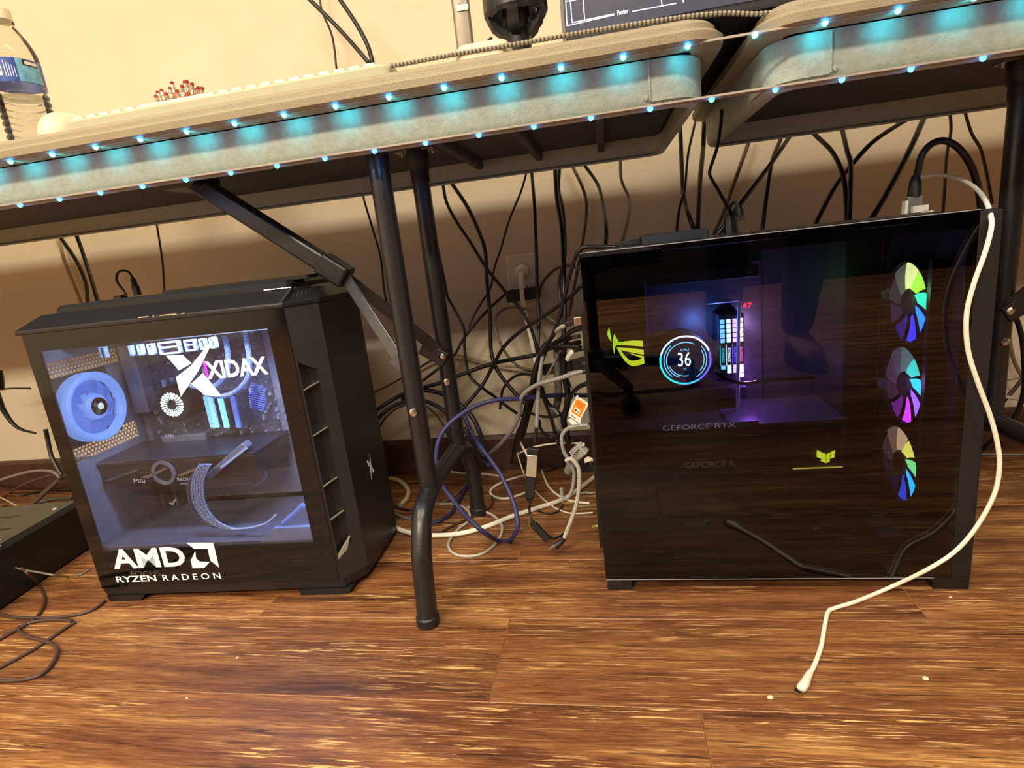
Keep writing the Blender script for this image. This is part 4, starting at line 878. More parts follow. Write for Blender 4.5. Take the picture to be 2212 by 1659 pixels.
# behind the left table, left end
cable('black cable hanging behind the lit computer, left one of a close pair', [(310, 300, 1.19), (350, 360, 1.19), (430, 480, 1.17), (480, 600, 1.14), (490, 705, 1.10), (492, 800, 1.06)], .0042, BKc, Lf)
cable('black cable hanging behind the lit computer, right one of a close pair', [(405, 280, 1.19), (435, 350, 1.19), (480, 480, 1.17), (545, 692, 1.10), (575, 800, 1.06)], .0042, BKc, Lf)
cable('cable shadow laid as a beige tube along the wall, left of the hanging black pair', [(300, 330, 1.25), (330, 372, 1.25), (370, 500, 1.25), (450, 702, 1.25), (480, 800, 1.25)], .0042, TNc, Lf)  # beige tube stands in for a cable's shadow on the wall
cable('thin black wire hanging straight down above the lit computer', [(868, 230, 1.19), (880, 285, 1.19), (910, 480, 1.16), (920, 640, 1.12), (922, 740, 1.06)], .0022, BKc, Lf)
t = empty('usb_lead', at(272, 640, .93), 'short looped black lead with a plug standing on the lit computer', 'cable')
S, mb = cable('', [(708, 672, .93), (690, 640, .93), (655, 590, .93), (658, 545, .93), (690, 530, .93), (722, 540, .93), (745, 575, .93)], .0022, None, Lf, ret=True); obj('cord', mb, BKc, t, smooth=True)
a, b_ = at(*[Lf[i] + (742, 570)[i] * Lf[2] for i in (0, 1)], .93), at(*[Lf[i] + (772, 668)[i] * Lf[2] for i in (0, 1)], .93)
mb = MB(); mb.tube([a, a + (b_ - a) * .1, a + (b_ - a) * .45, a + (b_ - a) * .5, b_], [.003, .0048, .0052, .0066, .0066], 8); obj('plug', mb, black_pl, t, smooth=True)
mb = MB(); q = at(258, 640, .93); mb.box(q.x - .006, q.x + .010, .922, .938, q.z - .004, q.z + .002); obj('plug_base', mb, black_pl, t)
cable('thin black wire running level into the left frame edge beside the lit computer', [(-60, 1190, 1.15), (0, 1196, 1.15), (60, 1190, 1.14), (170, 1190, 1.1)], .0022, BKc, Lf)
cable('tapering black strap curving off the left frame edge', [(-60, 1100, 1.1), (-15, 1230, 1.1), (30, 1330, 1.1), (100, 1410, 1.1), (200, 1441, 1.1)], [.009, .0022], BKc, Lf, 'strap', cat='strap')
cable('black cable end dropping at the left frame edge above the strap', [(-8, 1090, 1.12), (2, 1130, 1.12), (6, 1190, 1.12)], .007, BKc, Lf)
cable('black cable hugging the rear edge of the lit computer', [(255, 1420, .78), (268, 1480, .78), (285, 1560, .775), (312, 1620, .77), (345, 1675, .765)], .0035, BKc, Lf)
# floor cables around the black case at the left
cable('grey cable arching over the floor behind the lit computer, topmost on the left', [(-60, 410, None), (0, 380, 1.12), (150, 335, 1.1), (250, 322, 1.08), (320, 332, 1.05), (360, 365, 1.02)], .0035, GYc, Hh)
cable('brown cable arching just beneath the topmost grey one on the left', [(10, 500, None), (60, 455, None), (130, 410, 1.12), (250, 365, 1.1), (330, 350, 1.08), (400, 352, 1.06)], .0028, BRc, Hh)
cable('dark grey cable rising from the black case to the lit computer', [(110, 560, 1.05), (170, 535, 1.05), (260, 455, 1.04), (330, 395, 1.02), (380, 350, 1.0)], .0042, mat('charcoal_rubber', (66, 62, 56), .45), Hh)
cable('brown cable rising beside the dark grey one behind the black case', [(150, 548, 1.0), (220, 505, 1.0), (290, 440, .99), (350, 385, .98)], .0035, BRc, Hh)
cable('thin beige wire slanting down to the black case top', [(-20, 474, 1.1), (40, 500, 1.08), (130, 552, 1.0)], .0018, TNc, Hh)
cable('short bright white lead lying on the black case', [(-40, 566, .95), (0, 570, .95), (60, 573, .95), (115, 579, .94)], .003, WHc, Hh)
cable('black cable lying level between the black case and the computer', [(120, 470, None), (200, 455, None), (300, 440, None), (420, 440, None)], .0035, BKc, Hh)
cable('charcoal cable lying level, nearest to the black case', [(180, 520, None), (260, 505, None), (330, 490, None), (430, 488, None)], .0045, mat('charcoal_rubber', (0, 0, 0)), Hh)
cable('thin grey wire drooping over the front of the black case', [(0, 770, '.112'), (6, 815, .82), (40, 878, .78), (120, 910, .75), (230, 930, .73), (330, 948, .71), (400, 956, None), (480, 942, None), (545, 905, None)], .0016, GYc, Hh)
cable('brown cord leaving the black case and curling on the floor', [(130, 905, .75), (170, 940, .74), (230, 1000, None), (264, 1080, None), (250, 1150, None), (200, 1212, None), (100, 1272, None), (-20, 1340, None)], .0026, BRc, Hh)
cable('brown cord sweeping along the floor to the computer foot', [(-60, 1165, None), (0, 1180, None), (100, 1200, None), (300, 1200, None), (450, 1185, None), (560, 1150, None), (628, 1100, None)], .0026, BRc, Hh)
cable('brown cord looping round on the floor, nearest the camera', [(430, 1222, None), (330, 1211, None), (200, 1225, None), (112, 1262, None), (150, 1308, None), (270, 1340, None), (338, 1382, None), (328, 1450, None), (260, 1530, None), (150, 1568, None), (-30, 1580, None)], .0028, BRc, Hh)
cable('straight brown cord slanting across the floor loop', [(452, 1226, None), (380, 1270, None), (200, 1390, None), (-30, 1515, None)], .0026, BRc, Hh)
# cables between the tables' legs, hanging behind the left table
cable('thin black wire falling behind the front table leg', [(62, 250, 1.19), (70, 295, 1.19), (85, 350, 1.18), (130, 500, 1.17), (165, 620, 1.16), (182, 720, 1.15), (192, 840, 1.14), (225, 1010, 1.13)], .0024, BKc, A)
cable('black cable bending in an S from the table toward the outlet plug', [(535, 170, 1.19), (545, 220, 1.19), (565, 320, 1.18), (620, 430, 1.17), (700, 550, 1.17), (800, 710, 1.16), (920, 860, 1.15), (1010, 965, 1.14), (1075, 1090, 1.11), (1112, 1235, 1.05)], .0034, BKc, A)
cable('thicker black cable bowing right then falling to the floor cables', [(570, 170, 1.19), (600, 215, 1.19), (690, 350, 1.18), (760, 500, 1.17), (797, 620, 1.16), (807, 800, 1.15), (826, 1000, 1.14), (830, 1190, 1.13), (852, 1290, 1.12), (905, 1380, 1.11), (990, 1480, 1.1), (1060, 1545, 1.09)], .004, BKc, A)
cable('thin black wire slanting down left from the table edge', [(1050, 110, 1.19), (1040, 155, 1.19), (1010, 260, 1.18), (940, 430, 1.18), (890, 600, 1.18), (850, 720, 1.17), (830, 830, 1.17), (770, 930, 1.16), (720, 1020, 1.16), (680, 1120, 1.15), (605, 1245, 1.14)], .0022, BKc, A)
cable('black cable hanging straight down past the right side of the outlet', [(1070, 100, 1.19), (1075, 150, 1.19), (1090, 330, 1.15), (1098, 500, 1.13), (1103, 640, 1.12), (1106, 800, 1.11), (1116, 1000, 1.1), (1112, 1220, 1.08)], .0034, BKc, A)
cable('thick black cable hanging left of the dark computer, foremost of three', [(1213, 70, 1.17), (1215, 125, 1.17), (1226, 300, 1.14), (1255, 480, 1.1), (1266, 700, 1.06), (1266, 850, 1.04), (1272, 1000, 1.03), (1258, 1180, 1.02), (1240, 1330, 1.0)], .0044, BKc, A)
cable('charcoal cable twisting around the thick hanging one', [(1242, 70, 1.18), (1240, 125, 1.18), (1236, 250, 1.17), (1262, 370, 1.14), (1274, 600, 1.12), (1262, 690, 1.11), (1240, 800, 1.1), (1244, 900, 1.09), (1265, 1080, 1.08)], .0034, mat('charcoal_rubber', (0, 0, 0)), A)
cable('brown wire hanging close to the wall left of the dark computer', [(1300, 70, 1.24), (1320, 112, 1.24), (1380, 240, 1.24), (1402, 340, 1.24), (1395, 450, 1.24), (1370, 610, 1.23), (1330, 820, 1.22), (1295, 1010, 1.2)], .0032, mat('umber_rubber', (92, 72, 60), .5), A)
cable('black cable curving down onto the left end of the dark computer', [(1360, 60, 1.19), (1390, 102, 1.19), (1470, 220, 1.16), (1506, 360, 1.1), (1520, 490, 1.03), (1514, 600, 1.03), (1512, 700, 1.04)], .0034, BKc, A)
cable('black wire with a kink hanging to the flat hub on the dark computer', [(1605, 30, 1.19), (1604, 75, 1.19), (1610, 190, 1.15), (1655, 300, 1.1), (1653, 400, 1.03), (1620, 540, .93), (1612, 560, .92)], .0028, BKc, A)
cable('glossy black cable leaving the flat hub and dropping over the computer corner', [(1590, 592, .86), (1480, 588, .86), (1400, 590, .86), (1362, 605, .86), (1335, 650, .865), (1300, 760, .88), (1262, 920, .9), (1215, 1080, .92), (1150, 1200, .95), (1108, 1265, .98)], .0032, mat('glossy_black_rubber', (34, 34, 36), .22), A)
cable('black cable sweeping from the dark computer down left across the tangle', [(1420, 780, 1.02), (1365, 828, 1.02), (1280, 910, 1.04), (1150, 1000, 1.06), (1000, 1100, 1.08), (910, 1185, 1.09), (850, 1285, 1.1), (790, 1400, 1.09), (720, 1490, 1.07), (630, 1590, 1.05)], .0036, BKc, A)
cable('black cable running from the adapter down left behind the rear leg', [(965, 850, 1.22), (920, 870, 1.21), (830, 950, 1.2), (740, 1045, 1.19), (660, 1150, 1.18), (605, 1245, 1.16), (500, 1330, 1.14), (395, 1410, 1.12), (300, 1480, 1.1)], .0032, BKc, A)
cable('black cable crossing level behind the rear leg toward the plug cord', [(300, 1500, 1.1), (380, 1447, 1.1), (540, 1398, 1.1), (700, 1335, 1.1), (850, 1285, 1.115), (970, 1260, 1.09), (1095, 1236, 1.08)], .0042, BKc, A)
cable('tan cable resting along the wall foot behind the legs', [(300, 1395, 1.24), (375, 1332, 1.24), (440, 1290, 1.24), (520, 1256, 1.24), (620, 1237, 1.24), (740, 1262, 1.24), (900, 1300, 1.235), (1105, 1312, 1.22)], .0032, TNc, A)
cable('tan grey cable looped in a tall teardrop before the wall', [(1245, 1066, 1.12), (1135, 990, 1.17), (1050, 962, 1.19), (965, 950, 1.2), (892, 972, 1.2), (852, 1040, 1.2), (872, 1130, 1.19), (930, 1240, 1.18), (1010, 1312, 1.17), (1098, 1338, 1.15)], .0032, mat('khaki_rubber', (122, 108, 84), .5), A)
cable('charcoal cable arching in a half circle left of the dark computer', [(1385, 730, 1.03), (1350, 718, 1.04), (1290, 700, 1.09), (1210, 727, 1.13), (1142, 800, 1.15), (1114, 890, 1.15), (1132, 990, 1.14), (1200, 1045, 1.12), (1275, 1062, 1.09)], .0032, mat('charcoal_rubber', (0, 0, 0)), A)
cable('black cable emerging beside the rear leg and zigzagging to the tangle', [(505, 560, 1.12), (525, 660, 1.12), (550, 780, 1.12), (570, 880, 1.12), (612, 960, 1.12), (672, 1085, 1.12), (672, 1180, 1.12), (700, 1350, 1.11), (780, 1432, 1.1), (850, 1482, 1.08), (930, 1545, 1.05), (1010, 1600, 1.03)], .003, BKc, A)
cable('black cable forming a small upright arc in the tangle', [(885, 1560, 1.16), (892, 1490, 1.16), (908, 1430, 1.16), (962, 1370, 1.16), (1030, 1350, 1.15), (1110, 1366, 1.12)], .0028, BKc, A)
cable('thin black wire rising from the lit computer to the rear leg', [(90, 1475, 1.16), (150, 1452, 1.16), (260, 1395, 1.16), (345, 1345, 1.16), (520, 1240, 1.16)], .0016, BKc, A)
nv = navy_cable
cable('dark navy cable arching from behind the lit computer past both legs, outer', [(120, 1590, 1.05), (160, 1556, 1.06), (250, 1498, 1.08), (330, 1460, 1.1), (420, 1447, 1.1), (500, 1456, 1.1), (580, 1485, 1.09), (650, 1535, 1.08), (715, 1600, 1.07), (765, 1700, 1.06), (800, 1830, 1.05), (835, 1900, 1.04)], .0048, mat('dark_navy_rubber', (24, 25, 44), .42), A)
cable('dark navy cable arching past both legs, just inside the outer one', [(140, 1640, 1.03), (190, 1580, 1.04), (270, 1530, 1.06), (360, 1508, 1.075), (440, 1512, 1.08), (540, 1560, 1.07), (600, 1620, 1.06), (690, 1700, 1.05), (750, 1790, 1.05), (790, 1850, 1.04)], .0044, mat('dark_navy_rubber', (0, 0, 0)), A)
cable('thin black cable under the navy arches beside the front leg', [(150, 1690, 1.02), (210, 1600, 1.03), (290, 1545, 1.05), (400, 1525, 1.06), (480, 1570, 1.06), (550, 1660, 1.05), (580, 1730, 1.05)], .0022, BKc, A)
# the floor tangle
cable('blue purple braided cable drawn into one large hanging loop', [(1480, 205, 1.0), (1410, 205, 1.0), (1200, 205, .98), (1000, 224, .95), (870, 232, .93), (760, 260, .92), (650, 320, .91), (560, 400, .90), (512, 500, .89), (506, 620, .88), (540, 735, .87), (620, 850, .86), (700, 945, .855), (800, 1030, .85), (880, 1075, None), (940, 1072, None), (984, 1010, .88), (986, 930, .89), (960, 830, .91), (900, 700, .93), (840, 605, .95), (770, 515, .97), (720, 440, .99), (690, 370, 1.0), (655, 300, 1.01)], .0042, purple_braid, B)
cable('blue purple braided cable ribbon falling behind the rear foot', [(815, 620, 1.02), (770, 600, None), (740, 660, None), (690, 740, None), (640, 830, None), (590, 910, None), (520, 955, None), (450, 965, None), (380, 955, None)], .004, purple_braid, B)
cable('heavy white cable running along the floor to the dark computer', [(250, 990, None), (310, 1015, None), (390, 1034, None), (500, 1041, None), (650, 1029, None), (800, 990, None), (950, 930, None), (1100, 880, None), (1250, 830, None), (1350, 770, None), (1440, 700, None), (1500, 650, None)], .0048, white_cable, B)
cable('heavy cream cable curling behind the front leg foot', [(200, 700, None), (240, 702, None), (290, 718, None), (335, 765, None), (330, 815, None), (290, 860, None)], .0052, mat('cream_rubber', (206, 194, 156), .45), B)
cable('white braided cable lying in a wide loop beside the front leg', [(400, 868, None), (440, 862, None), (580, 853, None), (660, 868, None), (702, 905, None), (692, 960, None), (640, 1000, None), (592, 1060, None), (578, 1108, None), (610, 1150, None), (690, 1166, None), (780, 1150, None), (860, 1090, None), (896, 1020, None), (890, 970, None), (840, 920, None), (760, 888, None), (690, 872, None)], .0028, white_braid, B)
cable('white cable lying in a narrow loop right of the rear foot', [(1060, 775, None), (1000, 800, None), (930, 820, None), (862, 815, None), (828, 785, None), (852, 750, None), (930, 712, None), (1040, 680, None)], .0028, WHc, B)
cable('white cable lying from the silver connector toward the dark computer', [(1135, 655, None), (1170, 740, None), (1230, 800, None), (1310, 835, None), (1420, 850, None)], .0026, WHc, B)
cable('thin white wire arching over the tangle to the dark computer ports', [(990, 556, 1.05), (1040, 530, 1.05), (1100, 510, 1.04), (1180, 496, 1.03), (1250, 490, 1.01), (1390, 492, .98)], .0018, WHc, B)
cable('thin white wire falling from the arch end to the floor', [(985, 540, 1.06), (1000, 590, 1.07), (1030, 680, 1.08), (1055, 720, None)], .0016, WHc, B)
cable('short white cable piece beside the silver connector top', [(1005, 480, 1.03), (1025, 520, 1.03), (1062, 590, 1.02)], .0022, WHc, B)
cable('thin white wire curving over the floor beneath the braided loop', [(1095, 775, None), (1150, 830, None), (1230, 885, None), (1320, 910, None), (1440, 905, None)], .0016, WHc, B)
cable('white flat cable lying along the baseboard behind the feet', [(560, 655, None), (640, 668, None), (700, 672, None), (800, 675, None), (900, 690, None)], .003, mat('dusty_white', (196, 190, 182), .5), B)
cable('grey flat cable crossing under the rear foot', [(730, 670, None), (690, 730, None), (650, 770, None), (600, 815, None), (480, 872, None), (410, 880, None)], .0028, GYc, B)
cable('grey wire lying behind the front foot, rear of two', [(230, 645, None), (320, 636, None), (420, 636, None), (520, 640, None)], .0016, GYc, B)
cable('grey wire lying behind the front foot, front of two', [(230, 674, None), (300, 662, None), (380, 660, None), (460, 668, None)], .0022, GYc, B)
cable('brown cord running on the floor from the rear foot to the front leg', [(835, 800, None), (840, 850, None), (790, 900, None), (700, 940, None), (600, 985, None), (500, 1040, None), (395, 1075, None)], .0022, BRc, B)
cable('black cable lying beside the lit computer front, upper of two', [(240, 860, None), (290, 880, None), (340, 890, None), (390, 880, None)], .0028, BKc, B)
cable('grey cable lying beside the lit computer front, lower of two', [(250, 905, None), (300, 930, None), (350, 945, None)], .003, GYc, B)
cable('black cable lying along the baseboard between the rear foot and tangle', [(820, 640, None), (880, 640, None), (940, 615, None), (965, 560, 1.15), (975, 480, 1.1), (1000, 400, 1.06)], .0032, BKc, B)
cable('black wire lying level on the floor right of the silver connector', [(1120, 660, None), (1170, 655, None), (1215, 640, None), (1260, 600, None)], .0018, BKc, B)
# silver display connector on its braided lead
t = empty('display_adapter', at(1148, 1060, .93), 'silver connector block hanging on a white braided lead with a black tail', 'connector')
S, mb = cable('', [(1145, 1215, .97), (1130, 1300, .96), (1118, 1380, .95), (1112, 1500, .945), (1104, 1660, .94)], .0034, None, A, ret=True); obj('braided_lead', mb, silver_braid, t, smooth=True)
a = at(1157, 958, .935); b_ = at(1151, 982, .93); c_ = at(1148, 1029, .925); d_ = at(1144, 1072, .92)
tz = Vector(((a.x + b_.x) / 2, .93, 0))
mb = MB(); mb.tube([at(1159, 925, .938), at(1156, 955, .935)], [.0035, .0042], 10); obj('strain_relief', mb, black_pl, t, smooth=True)
mb = MB(); mb.obox(at(1153, 967, .93), b_, .0215, .011, (1, 0, 0)); obj('shell_top', mb, black_pl, t, bevel=.002)
mb = MB(); mb.obox(b_, c_, .0185, .011, (1, 0, 0)); obj('shell', mb, mat('pale_aluminium', (206, 204, 186), .3, metal=.7), t, bevel=.0015)
mb = MB(); mb.loft([rrect(c_.x - .0095, c_.x + .0095, c_.y - .006, c_.y + .006, .002, c_.z, 2), rrect(d_.x - .0085, d_.x + .0085, d_.y - .0055, d_.y + .0055, .002, d_.z, 2), [p for p in rrect(d_.x - .003, d_.x + .003, d_.y - .003, d_.y + .003, .001, d_.z - .012, 2)]]); obj('socket', mb, black_pl, t)
S, mb = cable('', [(1062, 860, .92), (1062, 900, .92), (1075, 950, .91), (1092, 990, .90)], .0022, None, B, ret=True); obj('tail', mb, BKc, t, smooth=True)
a = at(1152, 1132, .9); b_ = at(1184, 1166, .895); mb = MB(); mb.obox(a, b_, .013, .008, (1, 0, 1)); mb.obox(a + (a - b_) * .15, a, .010, .006, (1, 0, 1)); obj('plug', mb, black_pl, t, bevel=.0015)
cable('black wire from the silver connector tail curving right on the floor', [(1100, 885, None), (1140, 905, None), (1200, 910, None), (1240, 890, None), (1260, 860, None)], .0018, BKc, B)
t = empty('braided_lead', at(1300, 910, .9), 'thick silver braided lead looping from the dark computer to a metal jack', 'cable')
S, mb = cable('', [(1010, 100, .885), (940, 95, .885), (860, 105, .885), (780, 122, .885), (715, 175, .885), (690, 250, .885), (712, 380, .885), (760, 470, .885), (808, 560, .885), (832, 660, .885), (805, 830, .885), (750, 915, .885), (700, 890, .885), (688, 800, .885)], .0032, None, E_, ret=True); obj('braided_lead_cord', mb, silver_braid, t, smooth=True)
S, mb = cable('', [(735, 500, .875), (790, 472, .875), (850, 520, .873), (888, 620, .87), (885, 800, .868), (860, 960, .866), (820, 1100, .864), (770, 1230, .862), (715, 1370, .86)], .0036, None, E_, ret=True); obj('braided_lead_cord', mb, white_braid, t, smooth=True)
def Ep(x, y, Y): return at(E_[0] + x * E_[2], E_[1] + y * E_[2], Y)
mb = MB(); mb.tube([Ep(720, 1355, .86), Ep(690, 1400, .86), Ep(640, 1440, .858), Ep(612, 1450, .857)], [.0045, .0052, .0058, .0058], 12); obj('jack_sleeve', mb, black_pl, t, smooth=True)
mb = MB(); mb.tube([Ep(625, 1440, .857), Ep(570, 1475, .856), Ep(548, 1485, .855)], [.0056, .0056, .0045], 12); obj('jack_tip', mb, mat('tarnished_metal', (120, 108, 92), .3, metal=.8), t, smooth=True)
cable('black wire from the plug to the metal jack on the floor', [(1175, 1045, None), (1205, 1058, None), (1245, 1045, None), (1262, 1030, None)], .002, BKc, B)
# more of the tangle left of the dark computer
cable('thick black cable falling through the middle of the tangle', [(790, 560, .99), (720, 650, .99), (680, 780, .99), (640, 900, .99), (600, 1100, .995), (560, 1250, 1.0), (500, 1500, 1.01), (440, 1700, 1.02), (390, 1860, 1.04)], .0056, BKc, Dd)
cable('second thick black cable beside the one falling through the tangle', [(760, 640, 1.01), (700, 830, 1.01), (660, 1000, 1.01), (620, 1180, 1.01), (560, 1400, 1.02), (520, 1560, 1.03), (480, 1700, 1.04)], .005, BKc, Dd)
cable('silver grey braided cable leaving the dark computer and bending down left', [(1215, 895, .90), (1110, 922, .90), (1000, 958, .905), (880, 996, .91), (750, 1030, .92), (640, 1070, .93), (530, 1145, .94), (472, 1230, .95), (460, 1380, .97), (400, 1540, .99), (310, 1670, 1.01), (200, 1790, 1.04), (100, 1880, 1.07)], .0038, silver_braid, Dd)
cable('black wire slanting through the lower tangle toward the floor', [(690, 1010, .96), (715, 1130, .96), (760, 1270, .96), (820, 1430, .965), (885, 1660, .97), (930, 1800, .98), (1000, 2010, None)], .0028, BKc, Dd)
cable('grey cable coiled in an upright oval near the orange tag', [(800, 1345, .98), (860, 1350, .98), (915, 1410, .98), (945, 1510, .98), (930, 1575, .98), (880, 1590, .98), (850, 1500, .98), (830, 1420, .98)], .0032, GYc, Dd)
cable('black cable sagging in an arc across the lower tangle', [(560, 1372, 1.0), (600, 1400, 1.0), (690, 1428, .99), (790, 1442, .98), (900, 1432, .98), (1000, 1375, .97), (1035, 1280, .96)], .0026, BKc, Dd)
cable('black corrugated cable curving into the dark computer, upper', [(780, 640, 1.0), (850, 580, .97), (930, 530, .94), (1010, 470, .92), (1090, 410, .91), (1210, 372, .90)], .0046, mat('corrugated_black', (30, 30, 32), .4, bump=.6, bscale=900), Dd)
cable('white ribbed cable curving into the metal plug', [(800, 560, .99), (850, 480, .95), (900, 410, .92), (960, 365, .905), (1020, 345, .90)], .0036, white_braid, Dd)
cable('black cable entering the dark computer below the corrugated one', [(905, 640, .99), (985, 600, .95), (1050, 580, .93), (1170, 548, .91)], .0042, BKc, Dd)
cable('charcoal cable bowing up to the dark computer from the tangle', [(1000, 800, 1.0), (995, 660, .97), (1010, 560, .95), (1060, 500, .93), (1170, 478, .91)], .0036, mat('charcoal_rubber', (0, 0, 0)), Dd)
cable('black cable running level from the tangle knot to the dark computer', [(730, 660, .96), (830, 618, .94), (930, 602, .92), (1040, 600, .91), (1180, 606, .90)], .0038, BKc, Dd)
cable('black cable curving from the lower tangle up to the dark computer', [(1040, 1250, .94), (1090, 1160, .93), (1170, 1080, .92), (1300, 1030, .91)], .004, BKc, Dd)
cable('grey wire slanting from the tangle knot up right', [(700, 1040, .95), (780, 950, .95), (850, 830, .95), (920, 690, .96), (960, 630, .97)], .0018, GYc, Dd)
cable('thick charcoal cable hanging through the tangle behind the orange tag', [(905, 620, 1.0), (910, 800, 1.0), (915, 1000, 1.0), (925, 1150, 1.0), (900, 1300, 1.01), (870, 1400, 1.02)], .0068, mat('sheath_grey', (96, 92, 84), .5), Dd)
cable('black cable hanging through the tangle just left of the orange tag', [(1000, 720, .97), (985, 850, .97), (1000, 1000, .97), (1030, 1150, .97), (1020, 1320, .97), (980, 1480, .975), (1010, 1600, .98), (1040, 1760, .98)], .0056, BKc, Dd)
cable('black cable bunched low behind the coiled grey one', [(720, 1080, 1.0), (780, 1250, 1.0), (860, 1340, 1.0), (950, 1420, 1.0), (1000, 1560, 1.0), (960, 1640, 1.0), (870, 1650, 1.0)], .0034, BKc, Dd)
cable('black cable curving low from the white lead to the grey braided one', [(690, 1480, 1.0), (700, 1570, 1.0), (760, 1650, 1.0), (860, 1690, 1.0), (980, 1680, .98)], .003, BKc, Dd)
cable('thin black wire looping below the silver grey braided cable', [(1010, 890, .95), (1040, 1000, .95), (1080, 1110, .95), (1110, 1200, .955)], .0014, BKc, Dd)

# ------------------------------------------------------------------ plugs along the dark computer's rear edge
def Dp(x, y, Y): return at(Dd[0] + x * Dd[2], Dd[1] + y * Dd[2], Y)
mb = MB(); mb.obox(Dp(1105, 300, .895), Dp(1200, 292, .895), .013, .007, (0, 0, 1)); pz = obj('usb_plug', mb, steel, bevel=.001); props(pz, 'metal plug of the white ribbed cable, topmost at the dark computer edge', 'plug')
mb = MB(); mb.obox(Dp(1000, 340, .898), Dp(1110, 305, .895), .009, .009, (0, 0, 1)); lone('plug_grip', 'black grip behind the topmost metal plug', 'plug', mb, black_pl, bevel=.002)
mb = MB(); mb.tube([Dp(1030, 755, .92), Dp(1045, 720, .915), Dp(1085, 665, .91), Dp(1100, 655, .91)], [.0042, .0048, .0048, .0036], 10); lone('network_plug', 'short white cylindrical plug sleeve in the tangle by the dark computer', 'plug', mb, white_pl, smooth=True)
mb = MB(); mb.tube([Dp(1100, 655, .91), Dp(1150, 632, .908), Dp(1245, 620, .905)], [.0036, .0040, .0036], 8); lone('plug_lead', 'stubby black lead ending in the white plug sleeve', 'cable', mb, black_pl, smooth=True)
mb = MB(); mb.obox(Dp(740, 880, 1.03), Dp(1110, 818, 1.0), .020, .014, (0, 0, 1)); lone('power_brick', 'flat grey black power brick lodged across the tangle', 'adapter', mb, mat('brick_plastic', (60, 58, 54), .5), bevel=.003)
mb = MB(); mb.obox(Dp(1100, 790, .92), Dp(1255, 745, .905), .010, .008, (0, 0, 1)); mb.obox(Dp(1110, 845, .92), Dp(1262, 838, .905), .010, .008, (0, 0, 1)); o = obj('video_plug', mb, black_pl, bevel=.0015); props(o, 'pair of stacked black plugs joined at the dark computer edge', 'plug')
mb = MB(); mb.tube([Dp(1200, 897, .902), Dp(1262, 885, .90)], .0052, 10); lone('plug_boot', 'round black boot on the silver grey braided cable', 'plug', mb, black_pl, smooth=True)
t = empty('monitor_plug', Ep(890, 400, .93), 'pale grey ribbed monitor plug with a grey barrel near the dark computer', 'plug')
mb = MB(); mb.obox(Ep(835, 430, .93), Ep(935, 345, .915), .022, .013, (.6, 0, -1)); obj('plug_body', mb, mat('plug_pale_grey', (186, 184, 178), .5), t, bevel=.002)
for k in range(4):
    a = Ep(842 + 26 * k * .9, 395 - 21 * k, .921); mb = MB(); mb.obox(a + Vector((-.007, -.0075, -.006)), a + Vector((.006, -.0075, .007)), .003, .002); obj('grip_rib', mb, white_pl, t)
mb = MB(); mb.tube([Ep(760, 620, .945), Ep(800, 540, .94), Ep(870, 450, .935)], [.0075, .0095, .0095], 12); obj('barrel', mb, mat('barrel_grey', (128, 126, 120), .35), t, smooth=True)
mb = MB(); mb.loft([[Ep(x, y, Y) for x, y in ((945, 470), (985, 445), (1050, 470), (1068, 520), (1010, 500), (950, 520))] for Y in (.905, .925)]); lone('port_cap', 'small white cap among the ports of the dark computer', 'cap', mb, white_pl)
mb = MB(); mb.obox(Ep(905, 560, .94), Ep(1075, 545, .905), .020, .018, (0, 0, 1)); lone('socket_block', 'black plug block under the small white cap', 'plug', mb, black_pl, bevel=.003)
mb = MB(); mb.lathe([(.0052, 0), (.0060, .002), (.0060, .006), (.0045, .008), (.003, .012)], Ep(1108, 1228, .90), (-1, 0, 0), 12); lone('case_screw', 'small brass screw low on the rear edge of the dark computer', 'screw', mb, mat('brass', (196, 178, 110), .3, metal=.9), smooth=True)
mb = MB(); mb.tube([Ep(985, 100, .885), Ep(1020, 100, .885), Ep(1045, 100, .885)], [.0045, .0048, .0048], 10); lone('cable_boot', 'metal boot where the thick silver braided lead meets the computer', 'plug', mb, steel, smooth=True)
tw = [(902, 860), (960, 850), (1020, 855), (1100, 845), (1150, 842)]
cable('twisted pale cord lying behind the braided loop near the computer', [(x, y, None) for x, y in tw], .0026, white_braid, E_)
cable('second twisted cord lying nearer along the dark computer foot', [(870, 1005, None), (930, 1000, None), (1010, 995, None), (1110, 990, None)], .0018, tan_cable, E_)
# orange tag
Tq = lambda x, y, Y=.925: at(1220 + x * .05426, 840 + y * .05426, Y + (600 - x) * .00002)
tg = empty('warning_tag', Tq(450, 1300), 'white and orange paper tag hanging on a lead beside the dark computer', 'tag')
paper = mat('tag_paper', (250, 248, 240), .6, var=.02); orange = mat('tag_orange', (245, 150, 22), .55, var=.05)
def tp(name, pts, dy, m, parent, th=.0004):
    mb = MB(); mb.poly([Tq(x, y) + Vector((0, -dy, 0)) for x, y in pts], (0, th, 0)); return obj(name, mb, m, parent)
sh = tp('sheet', [(600, 335), (965, 585), (640, 1180), (615, 1390), (545, 1390), (540, 1330), (170, 1100), (155, 950), (270, 650), (340, 500), (430, 410)], 0, paper, tg)
tp('folded_end', [(150, 1190), (230, 1150), (540, 1350), (310, 1425), (130, 1240)], .003, paper, tg); tp('tag_top', [(490, 235), (565, 300), (450, 385), (400, 370)], .0005, paper, tg)
og = tp('orange_panel', [(545, 405), (845, 620), (600, 1130), (250, 905), (290, 800), (440, 440)], .0007, orange, sh)
red = mat('tag_red_print', (222, 96, 20), .6); dk_ = mat('tag_dark_print', (84, 62, 40), .6)
mb = MB()
for p in ([(500, 490), (750, 680), (735, 705), (485, 515)], [(480, 585), (700, 735), (688, 760), (465, 605)]): mb.poly([Tq(*q) + Vector((0, -.0012, 0)) for q in p], (0, .0003, 0))
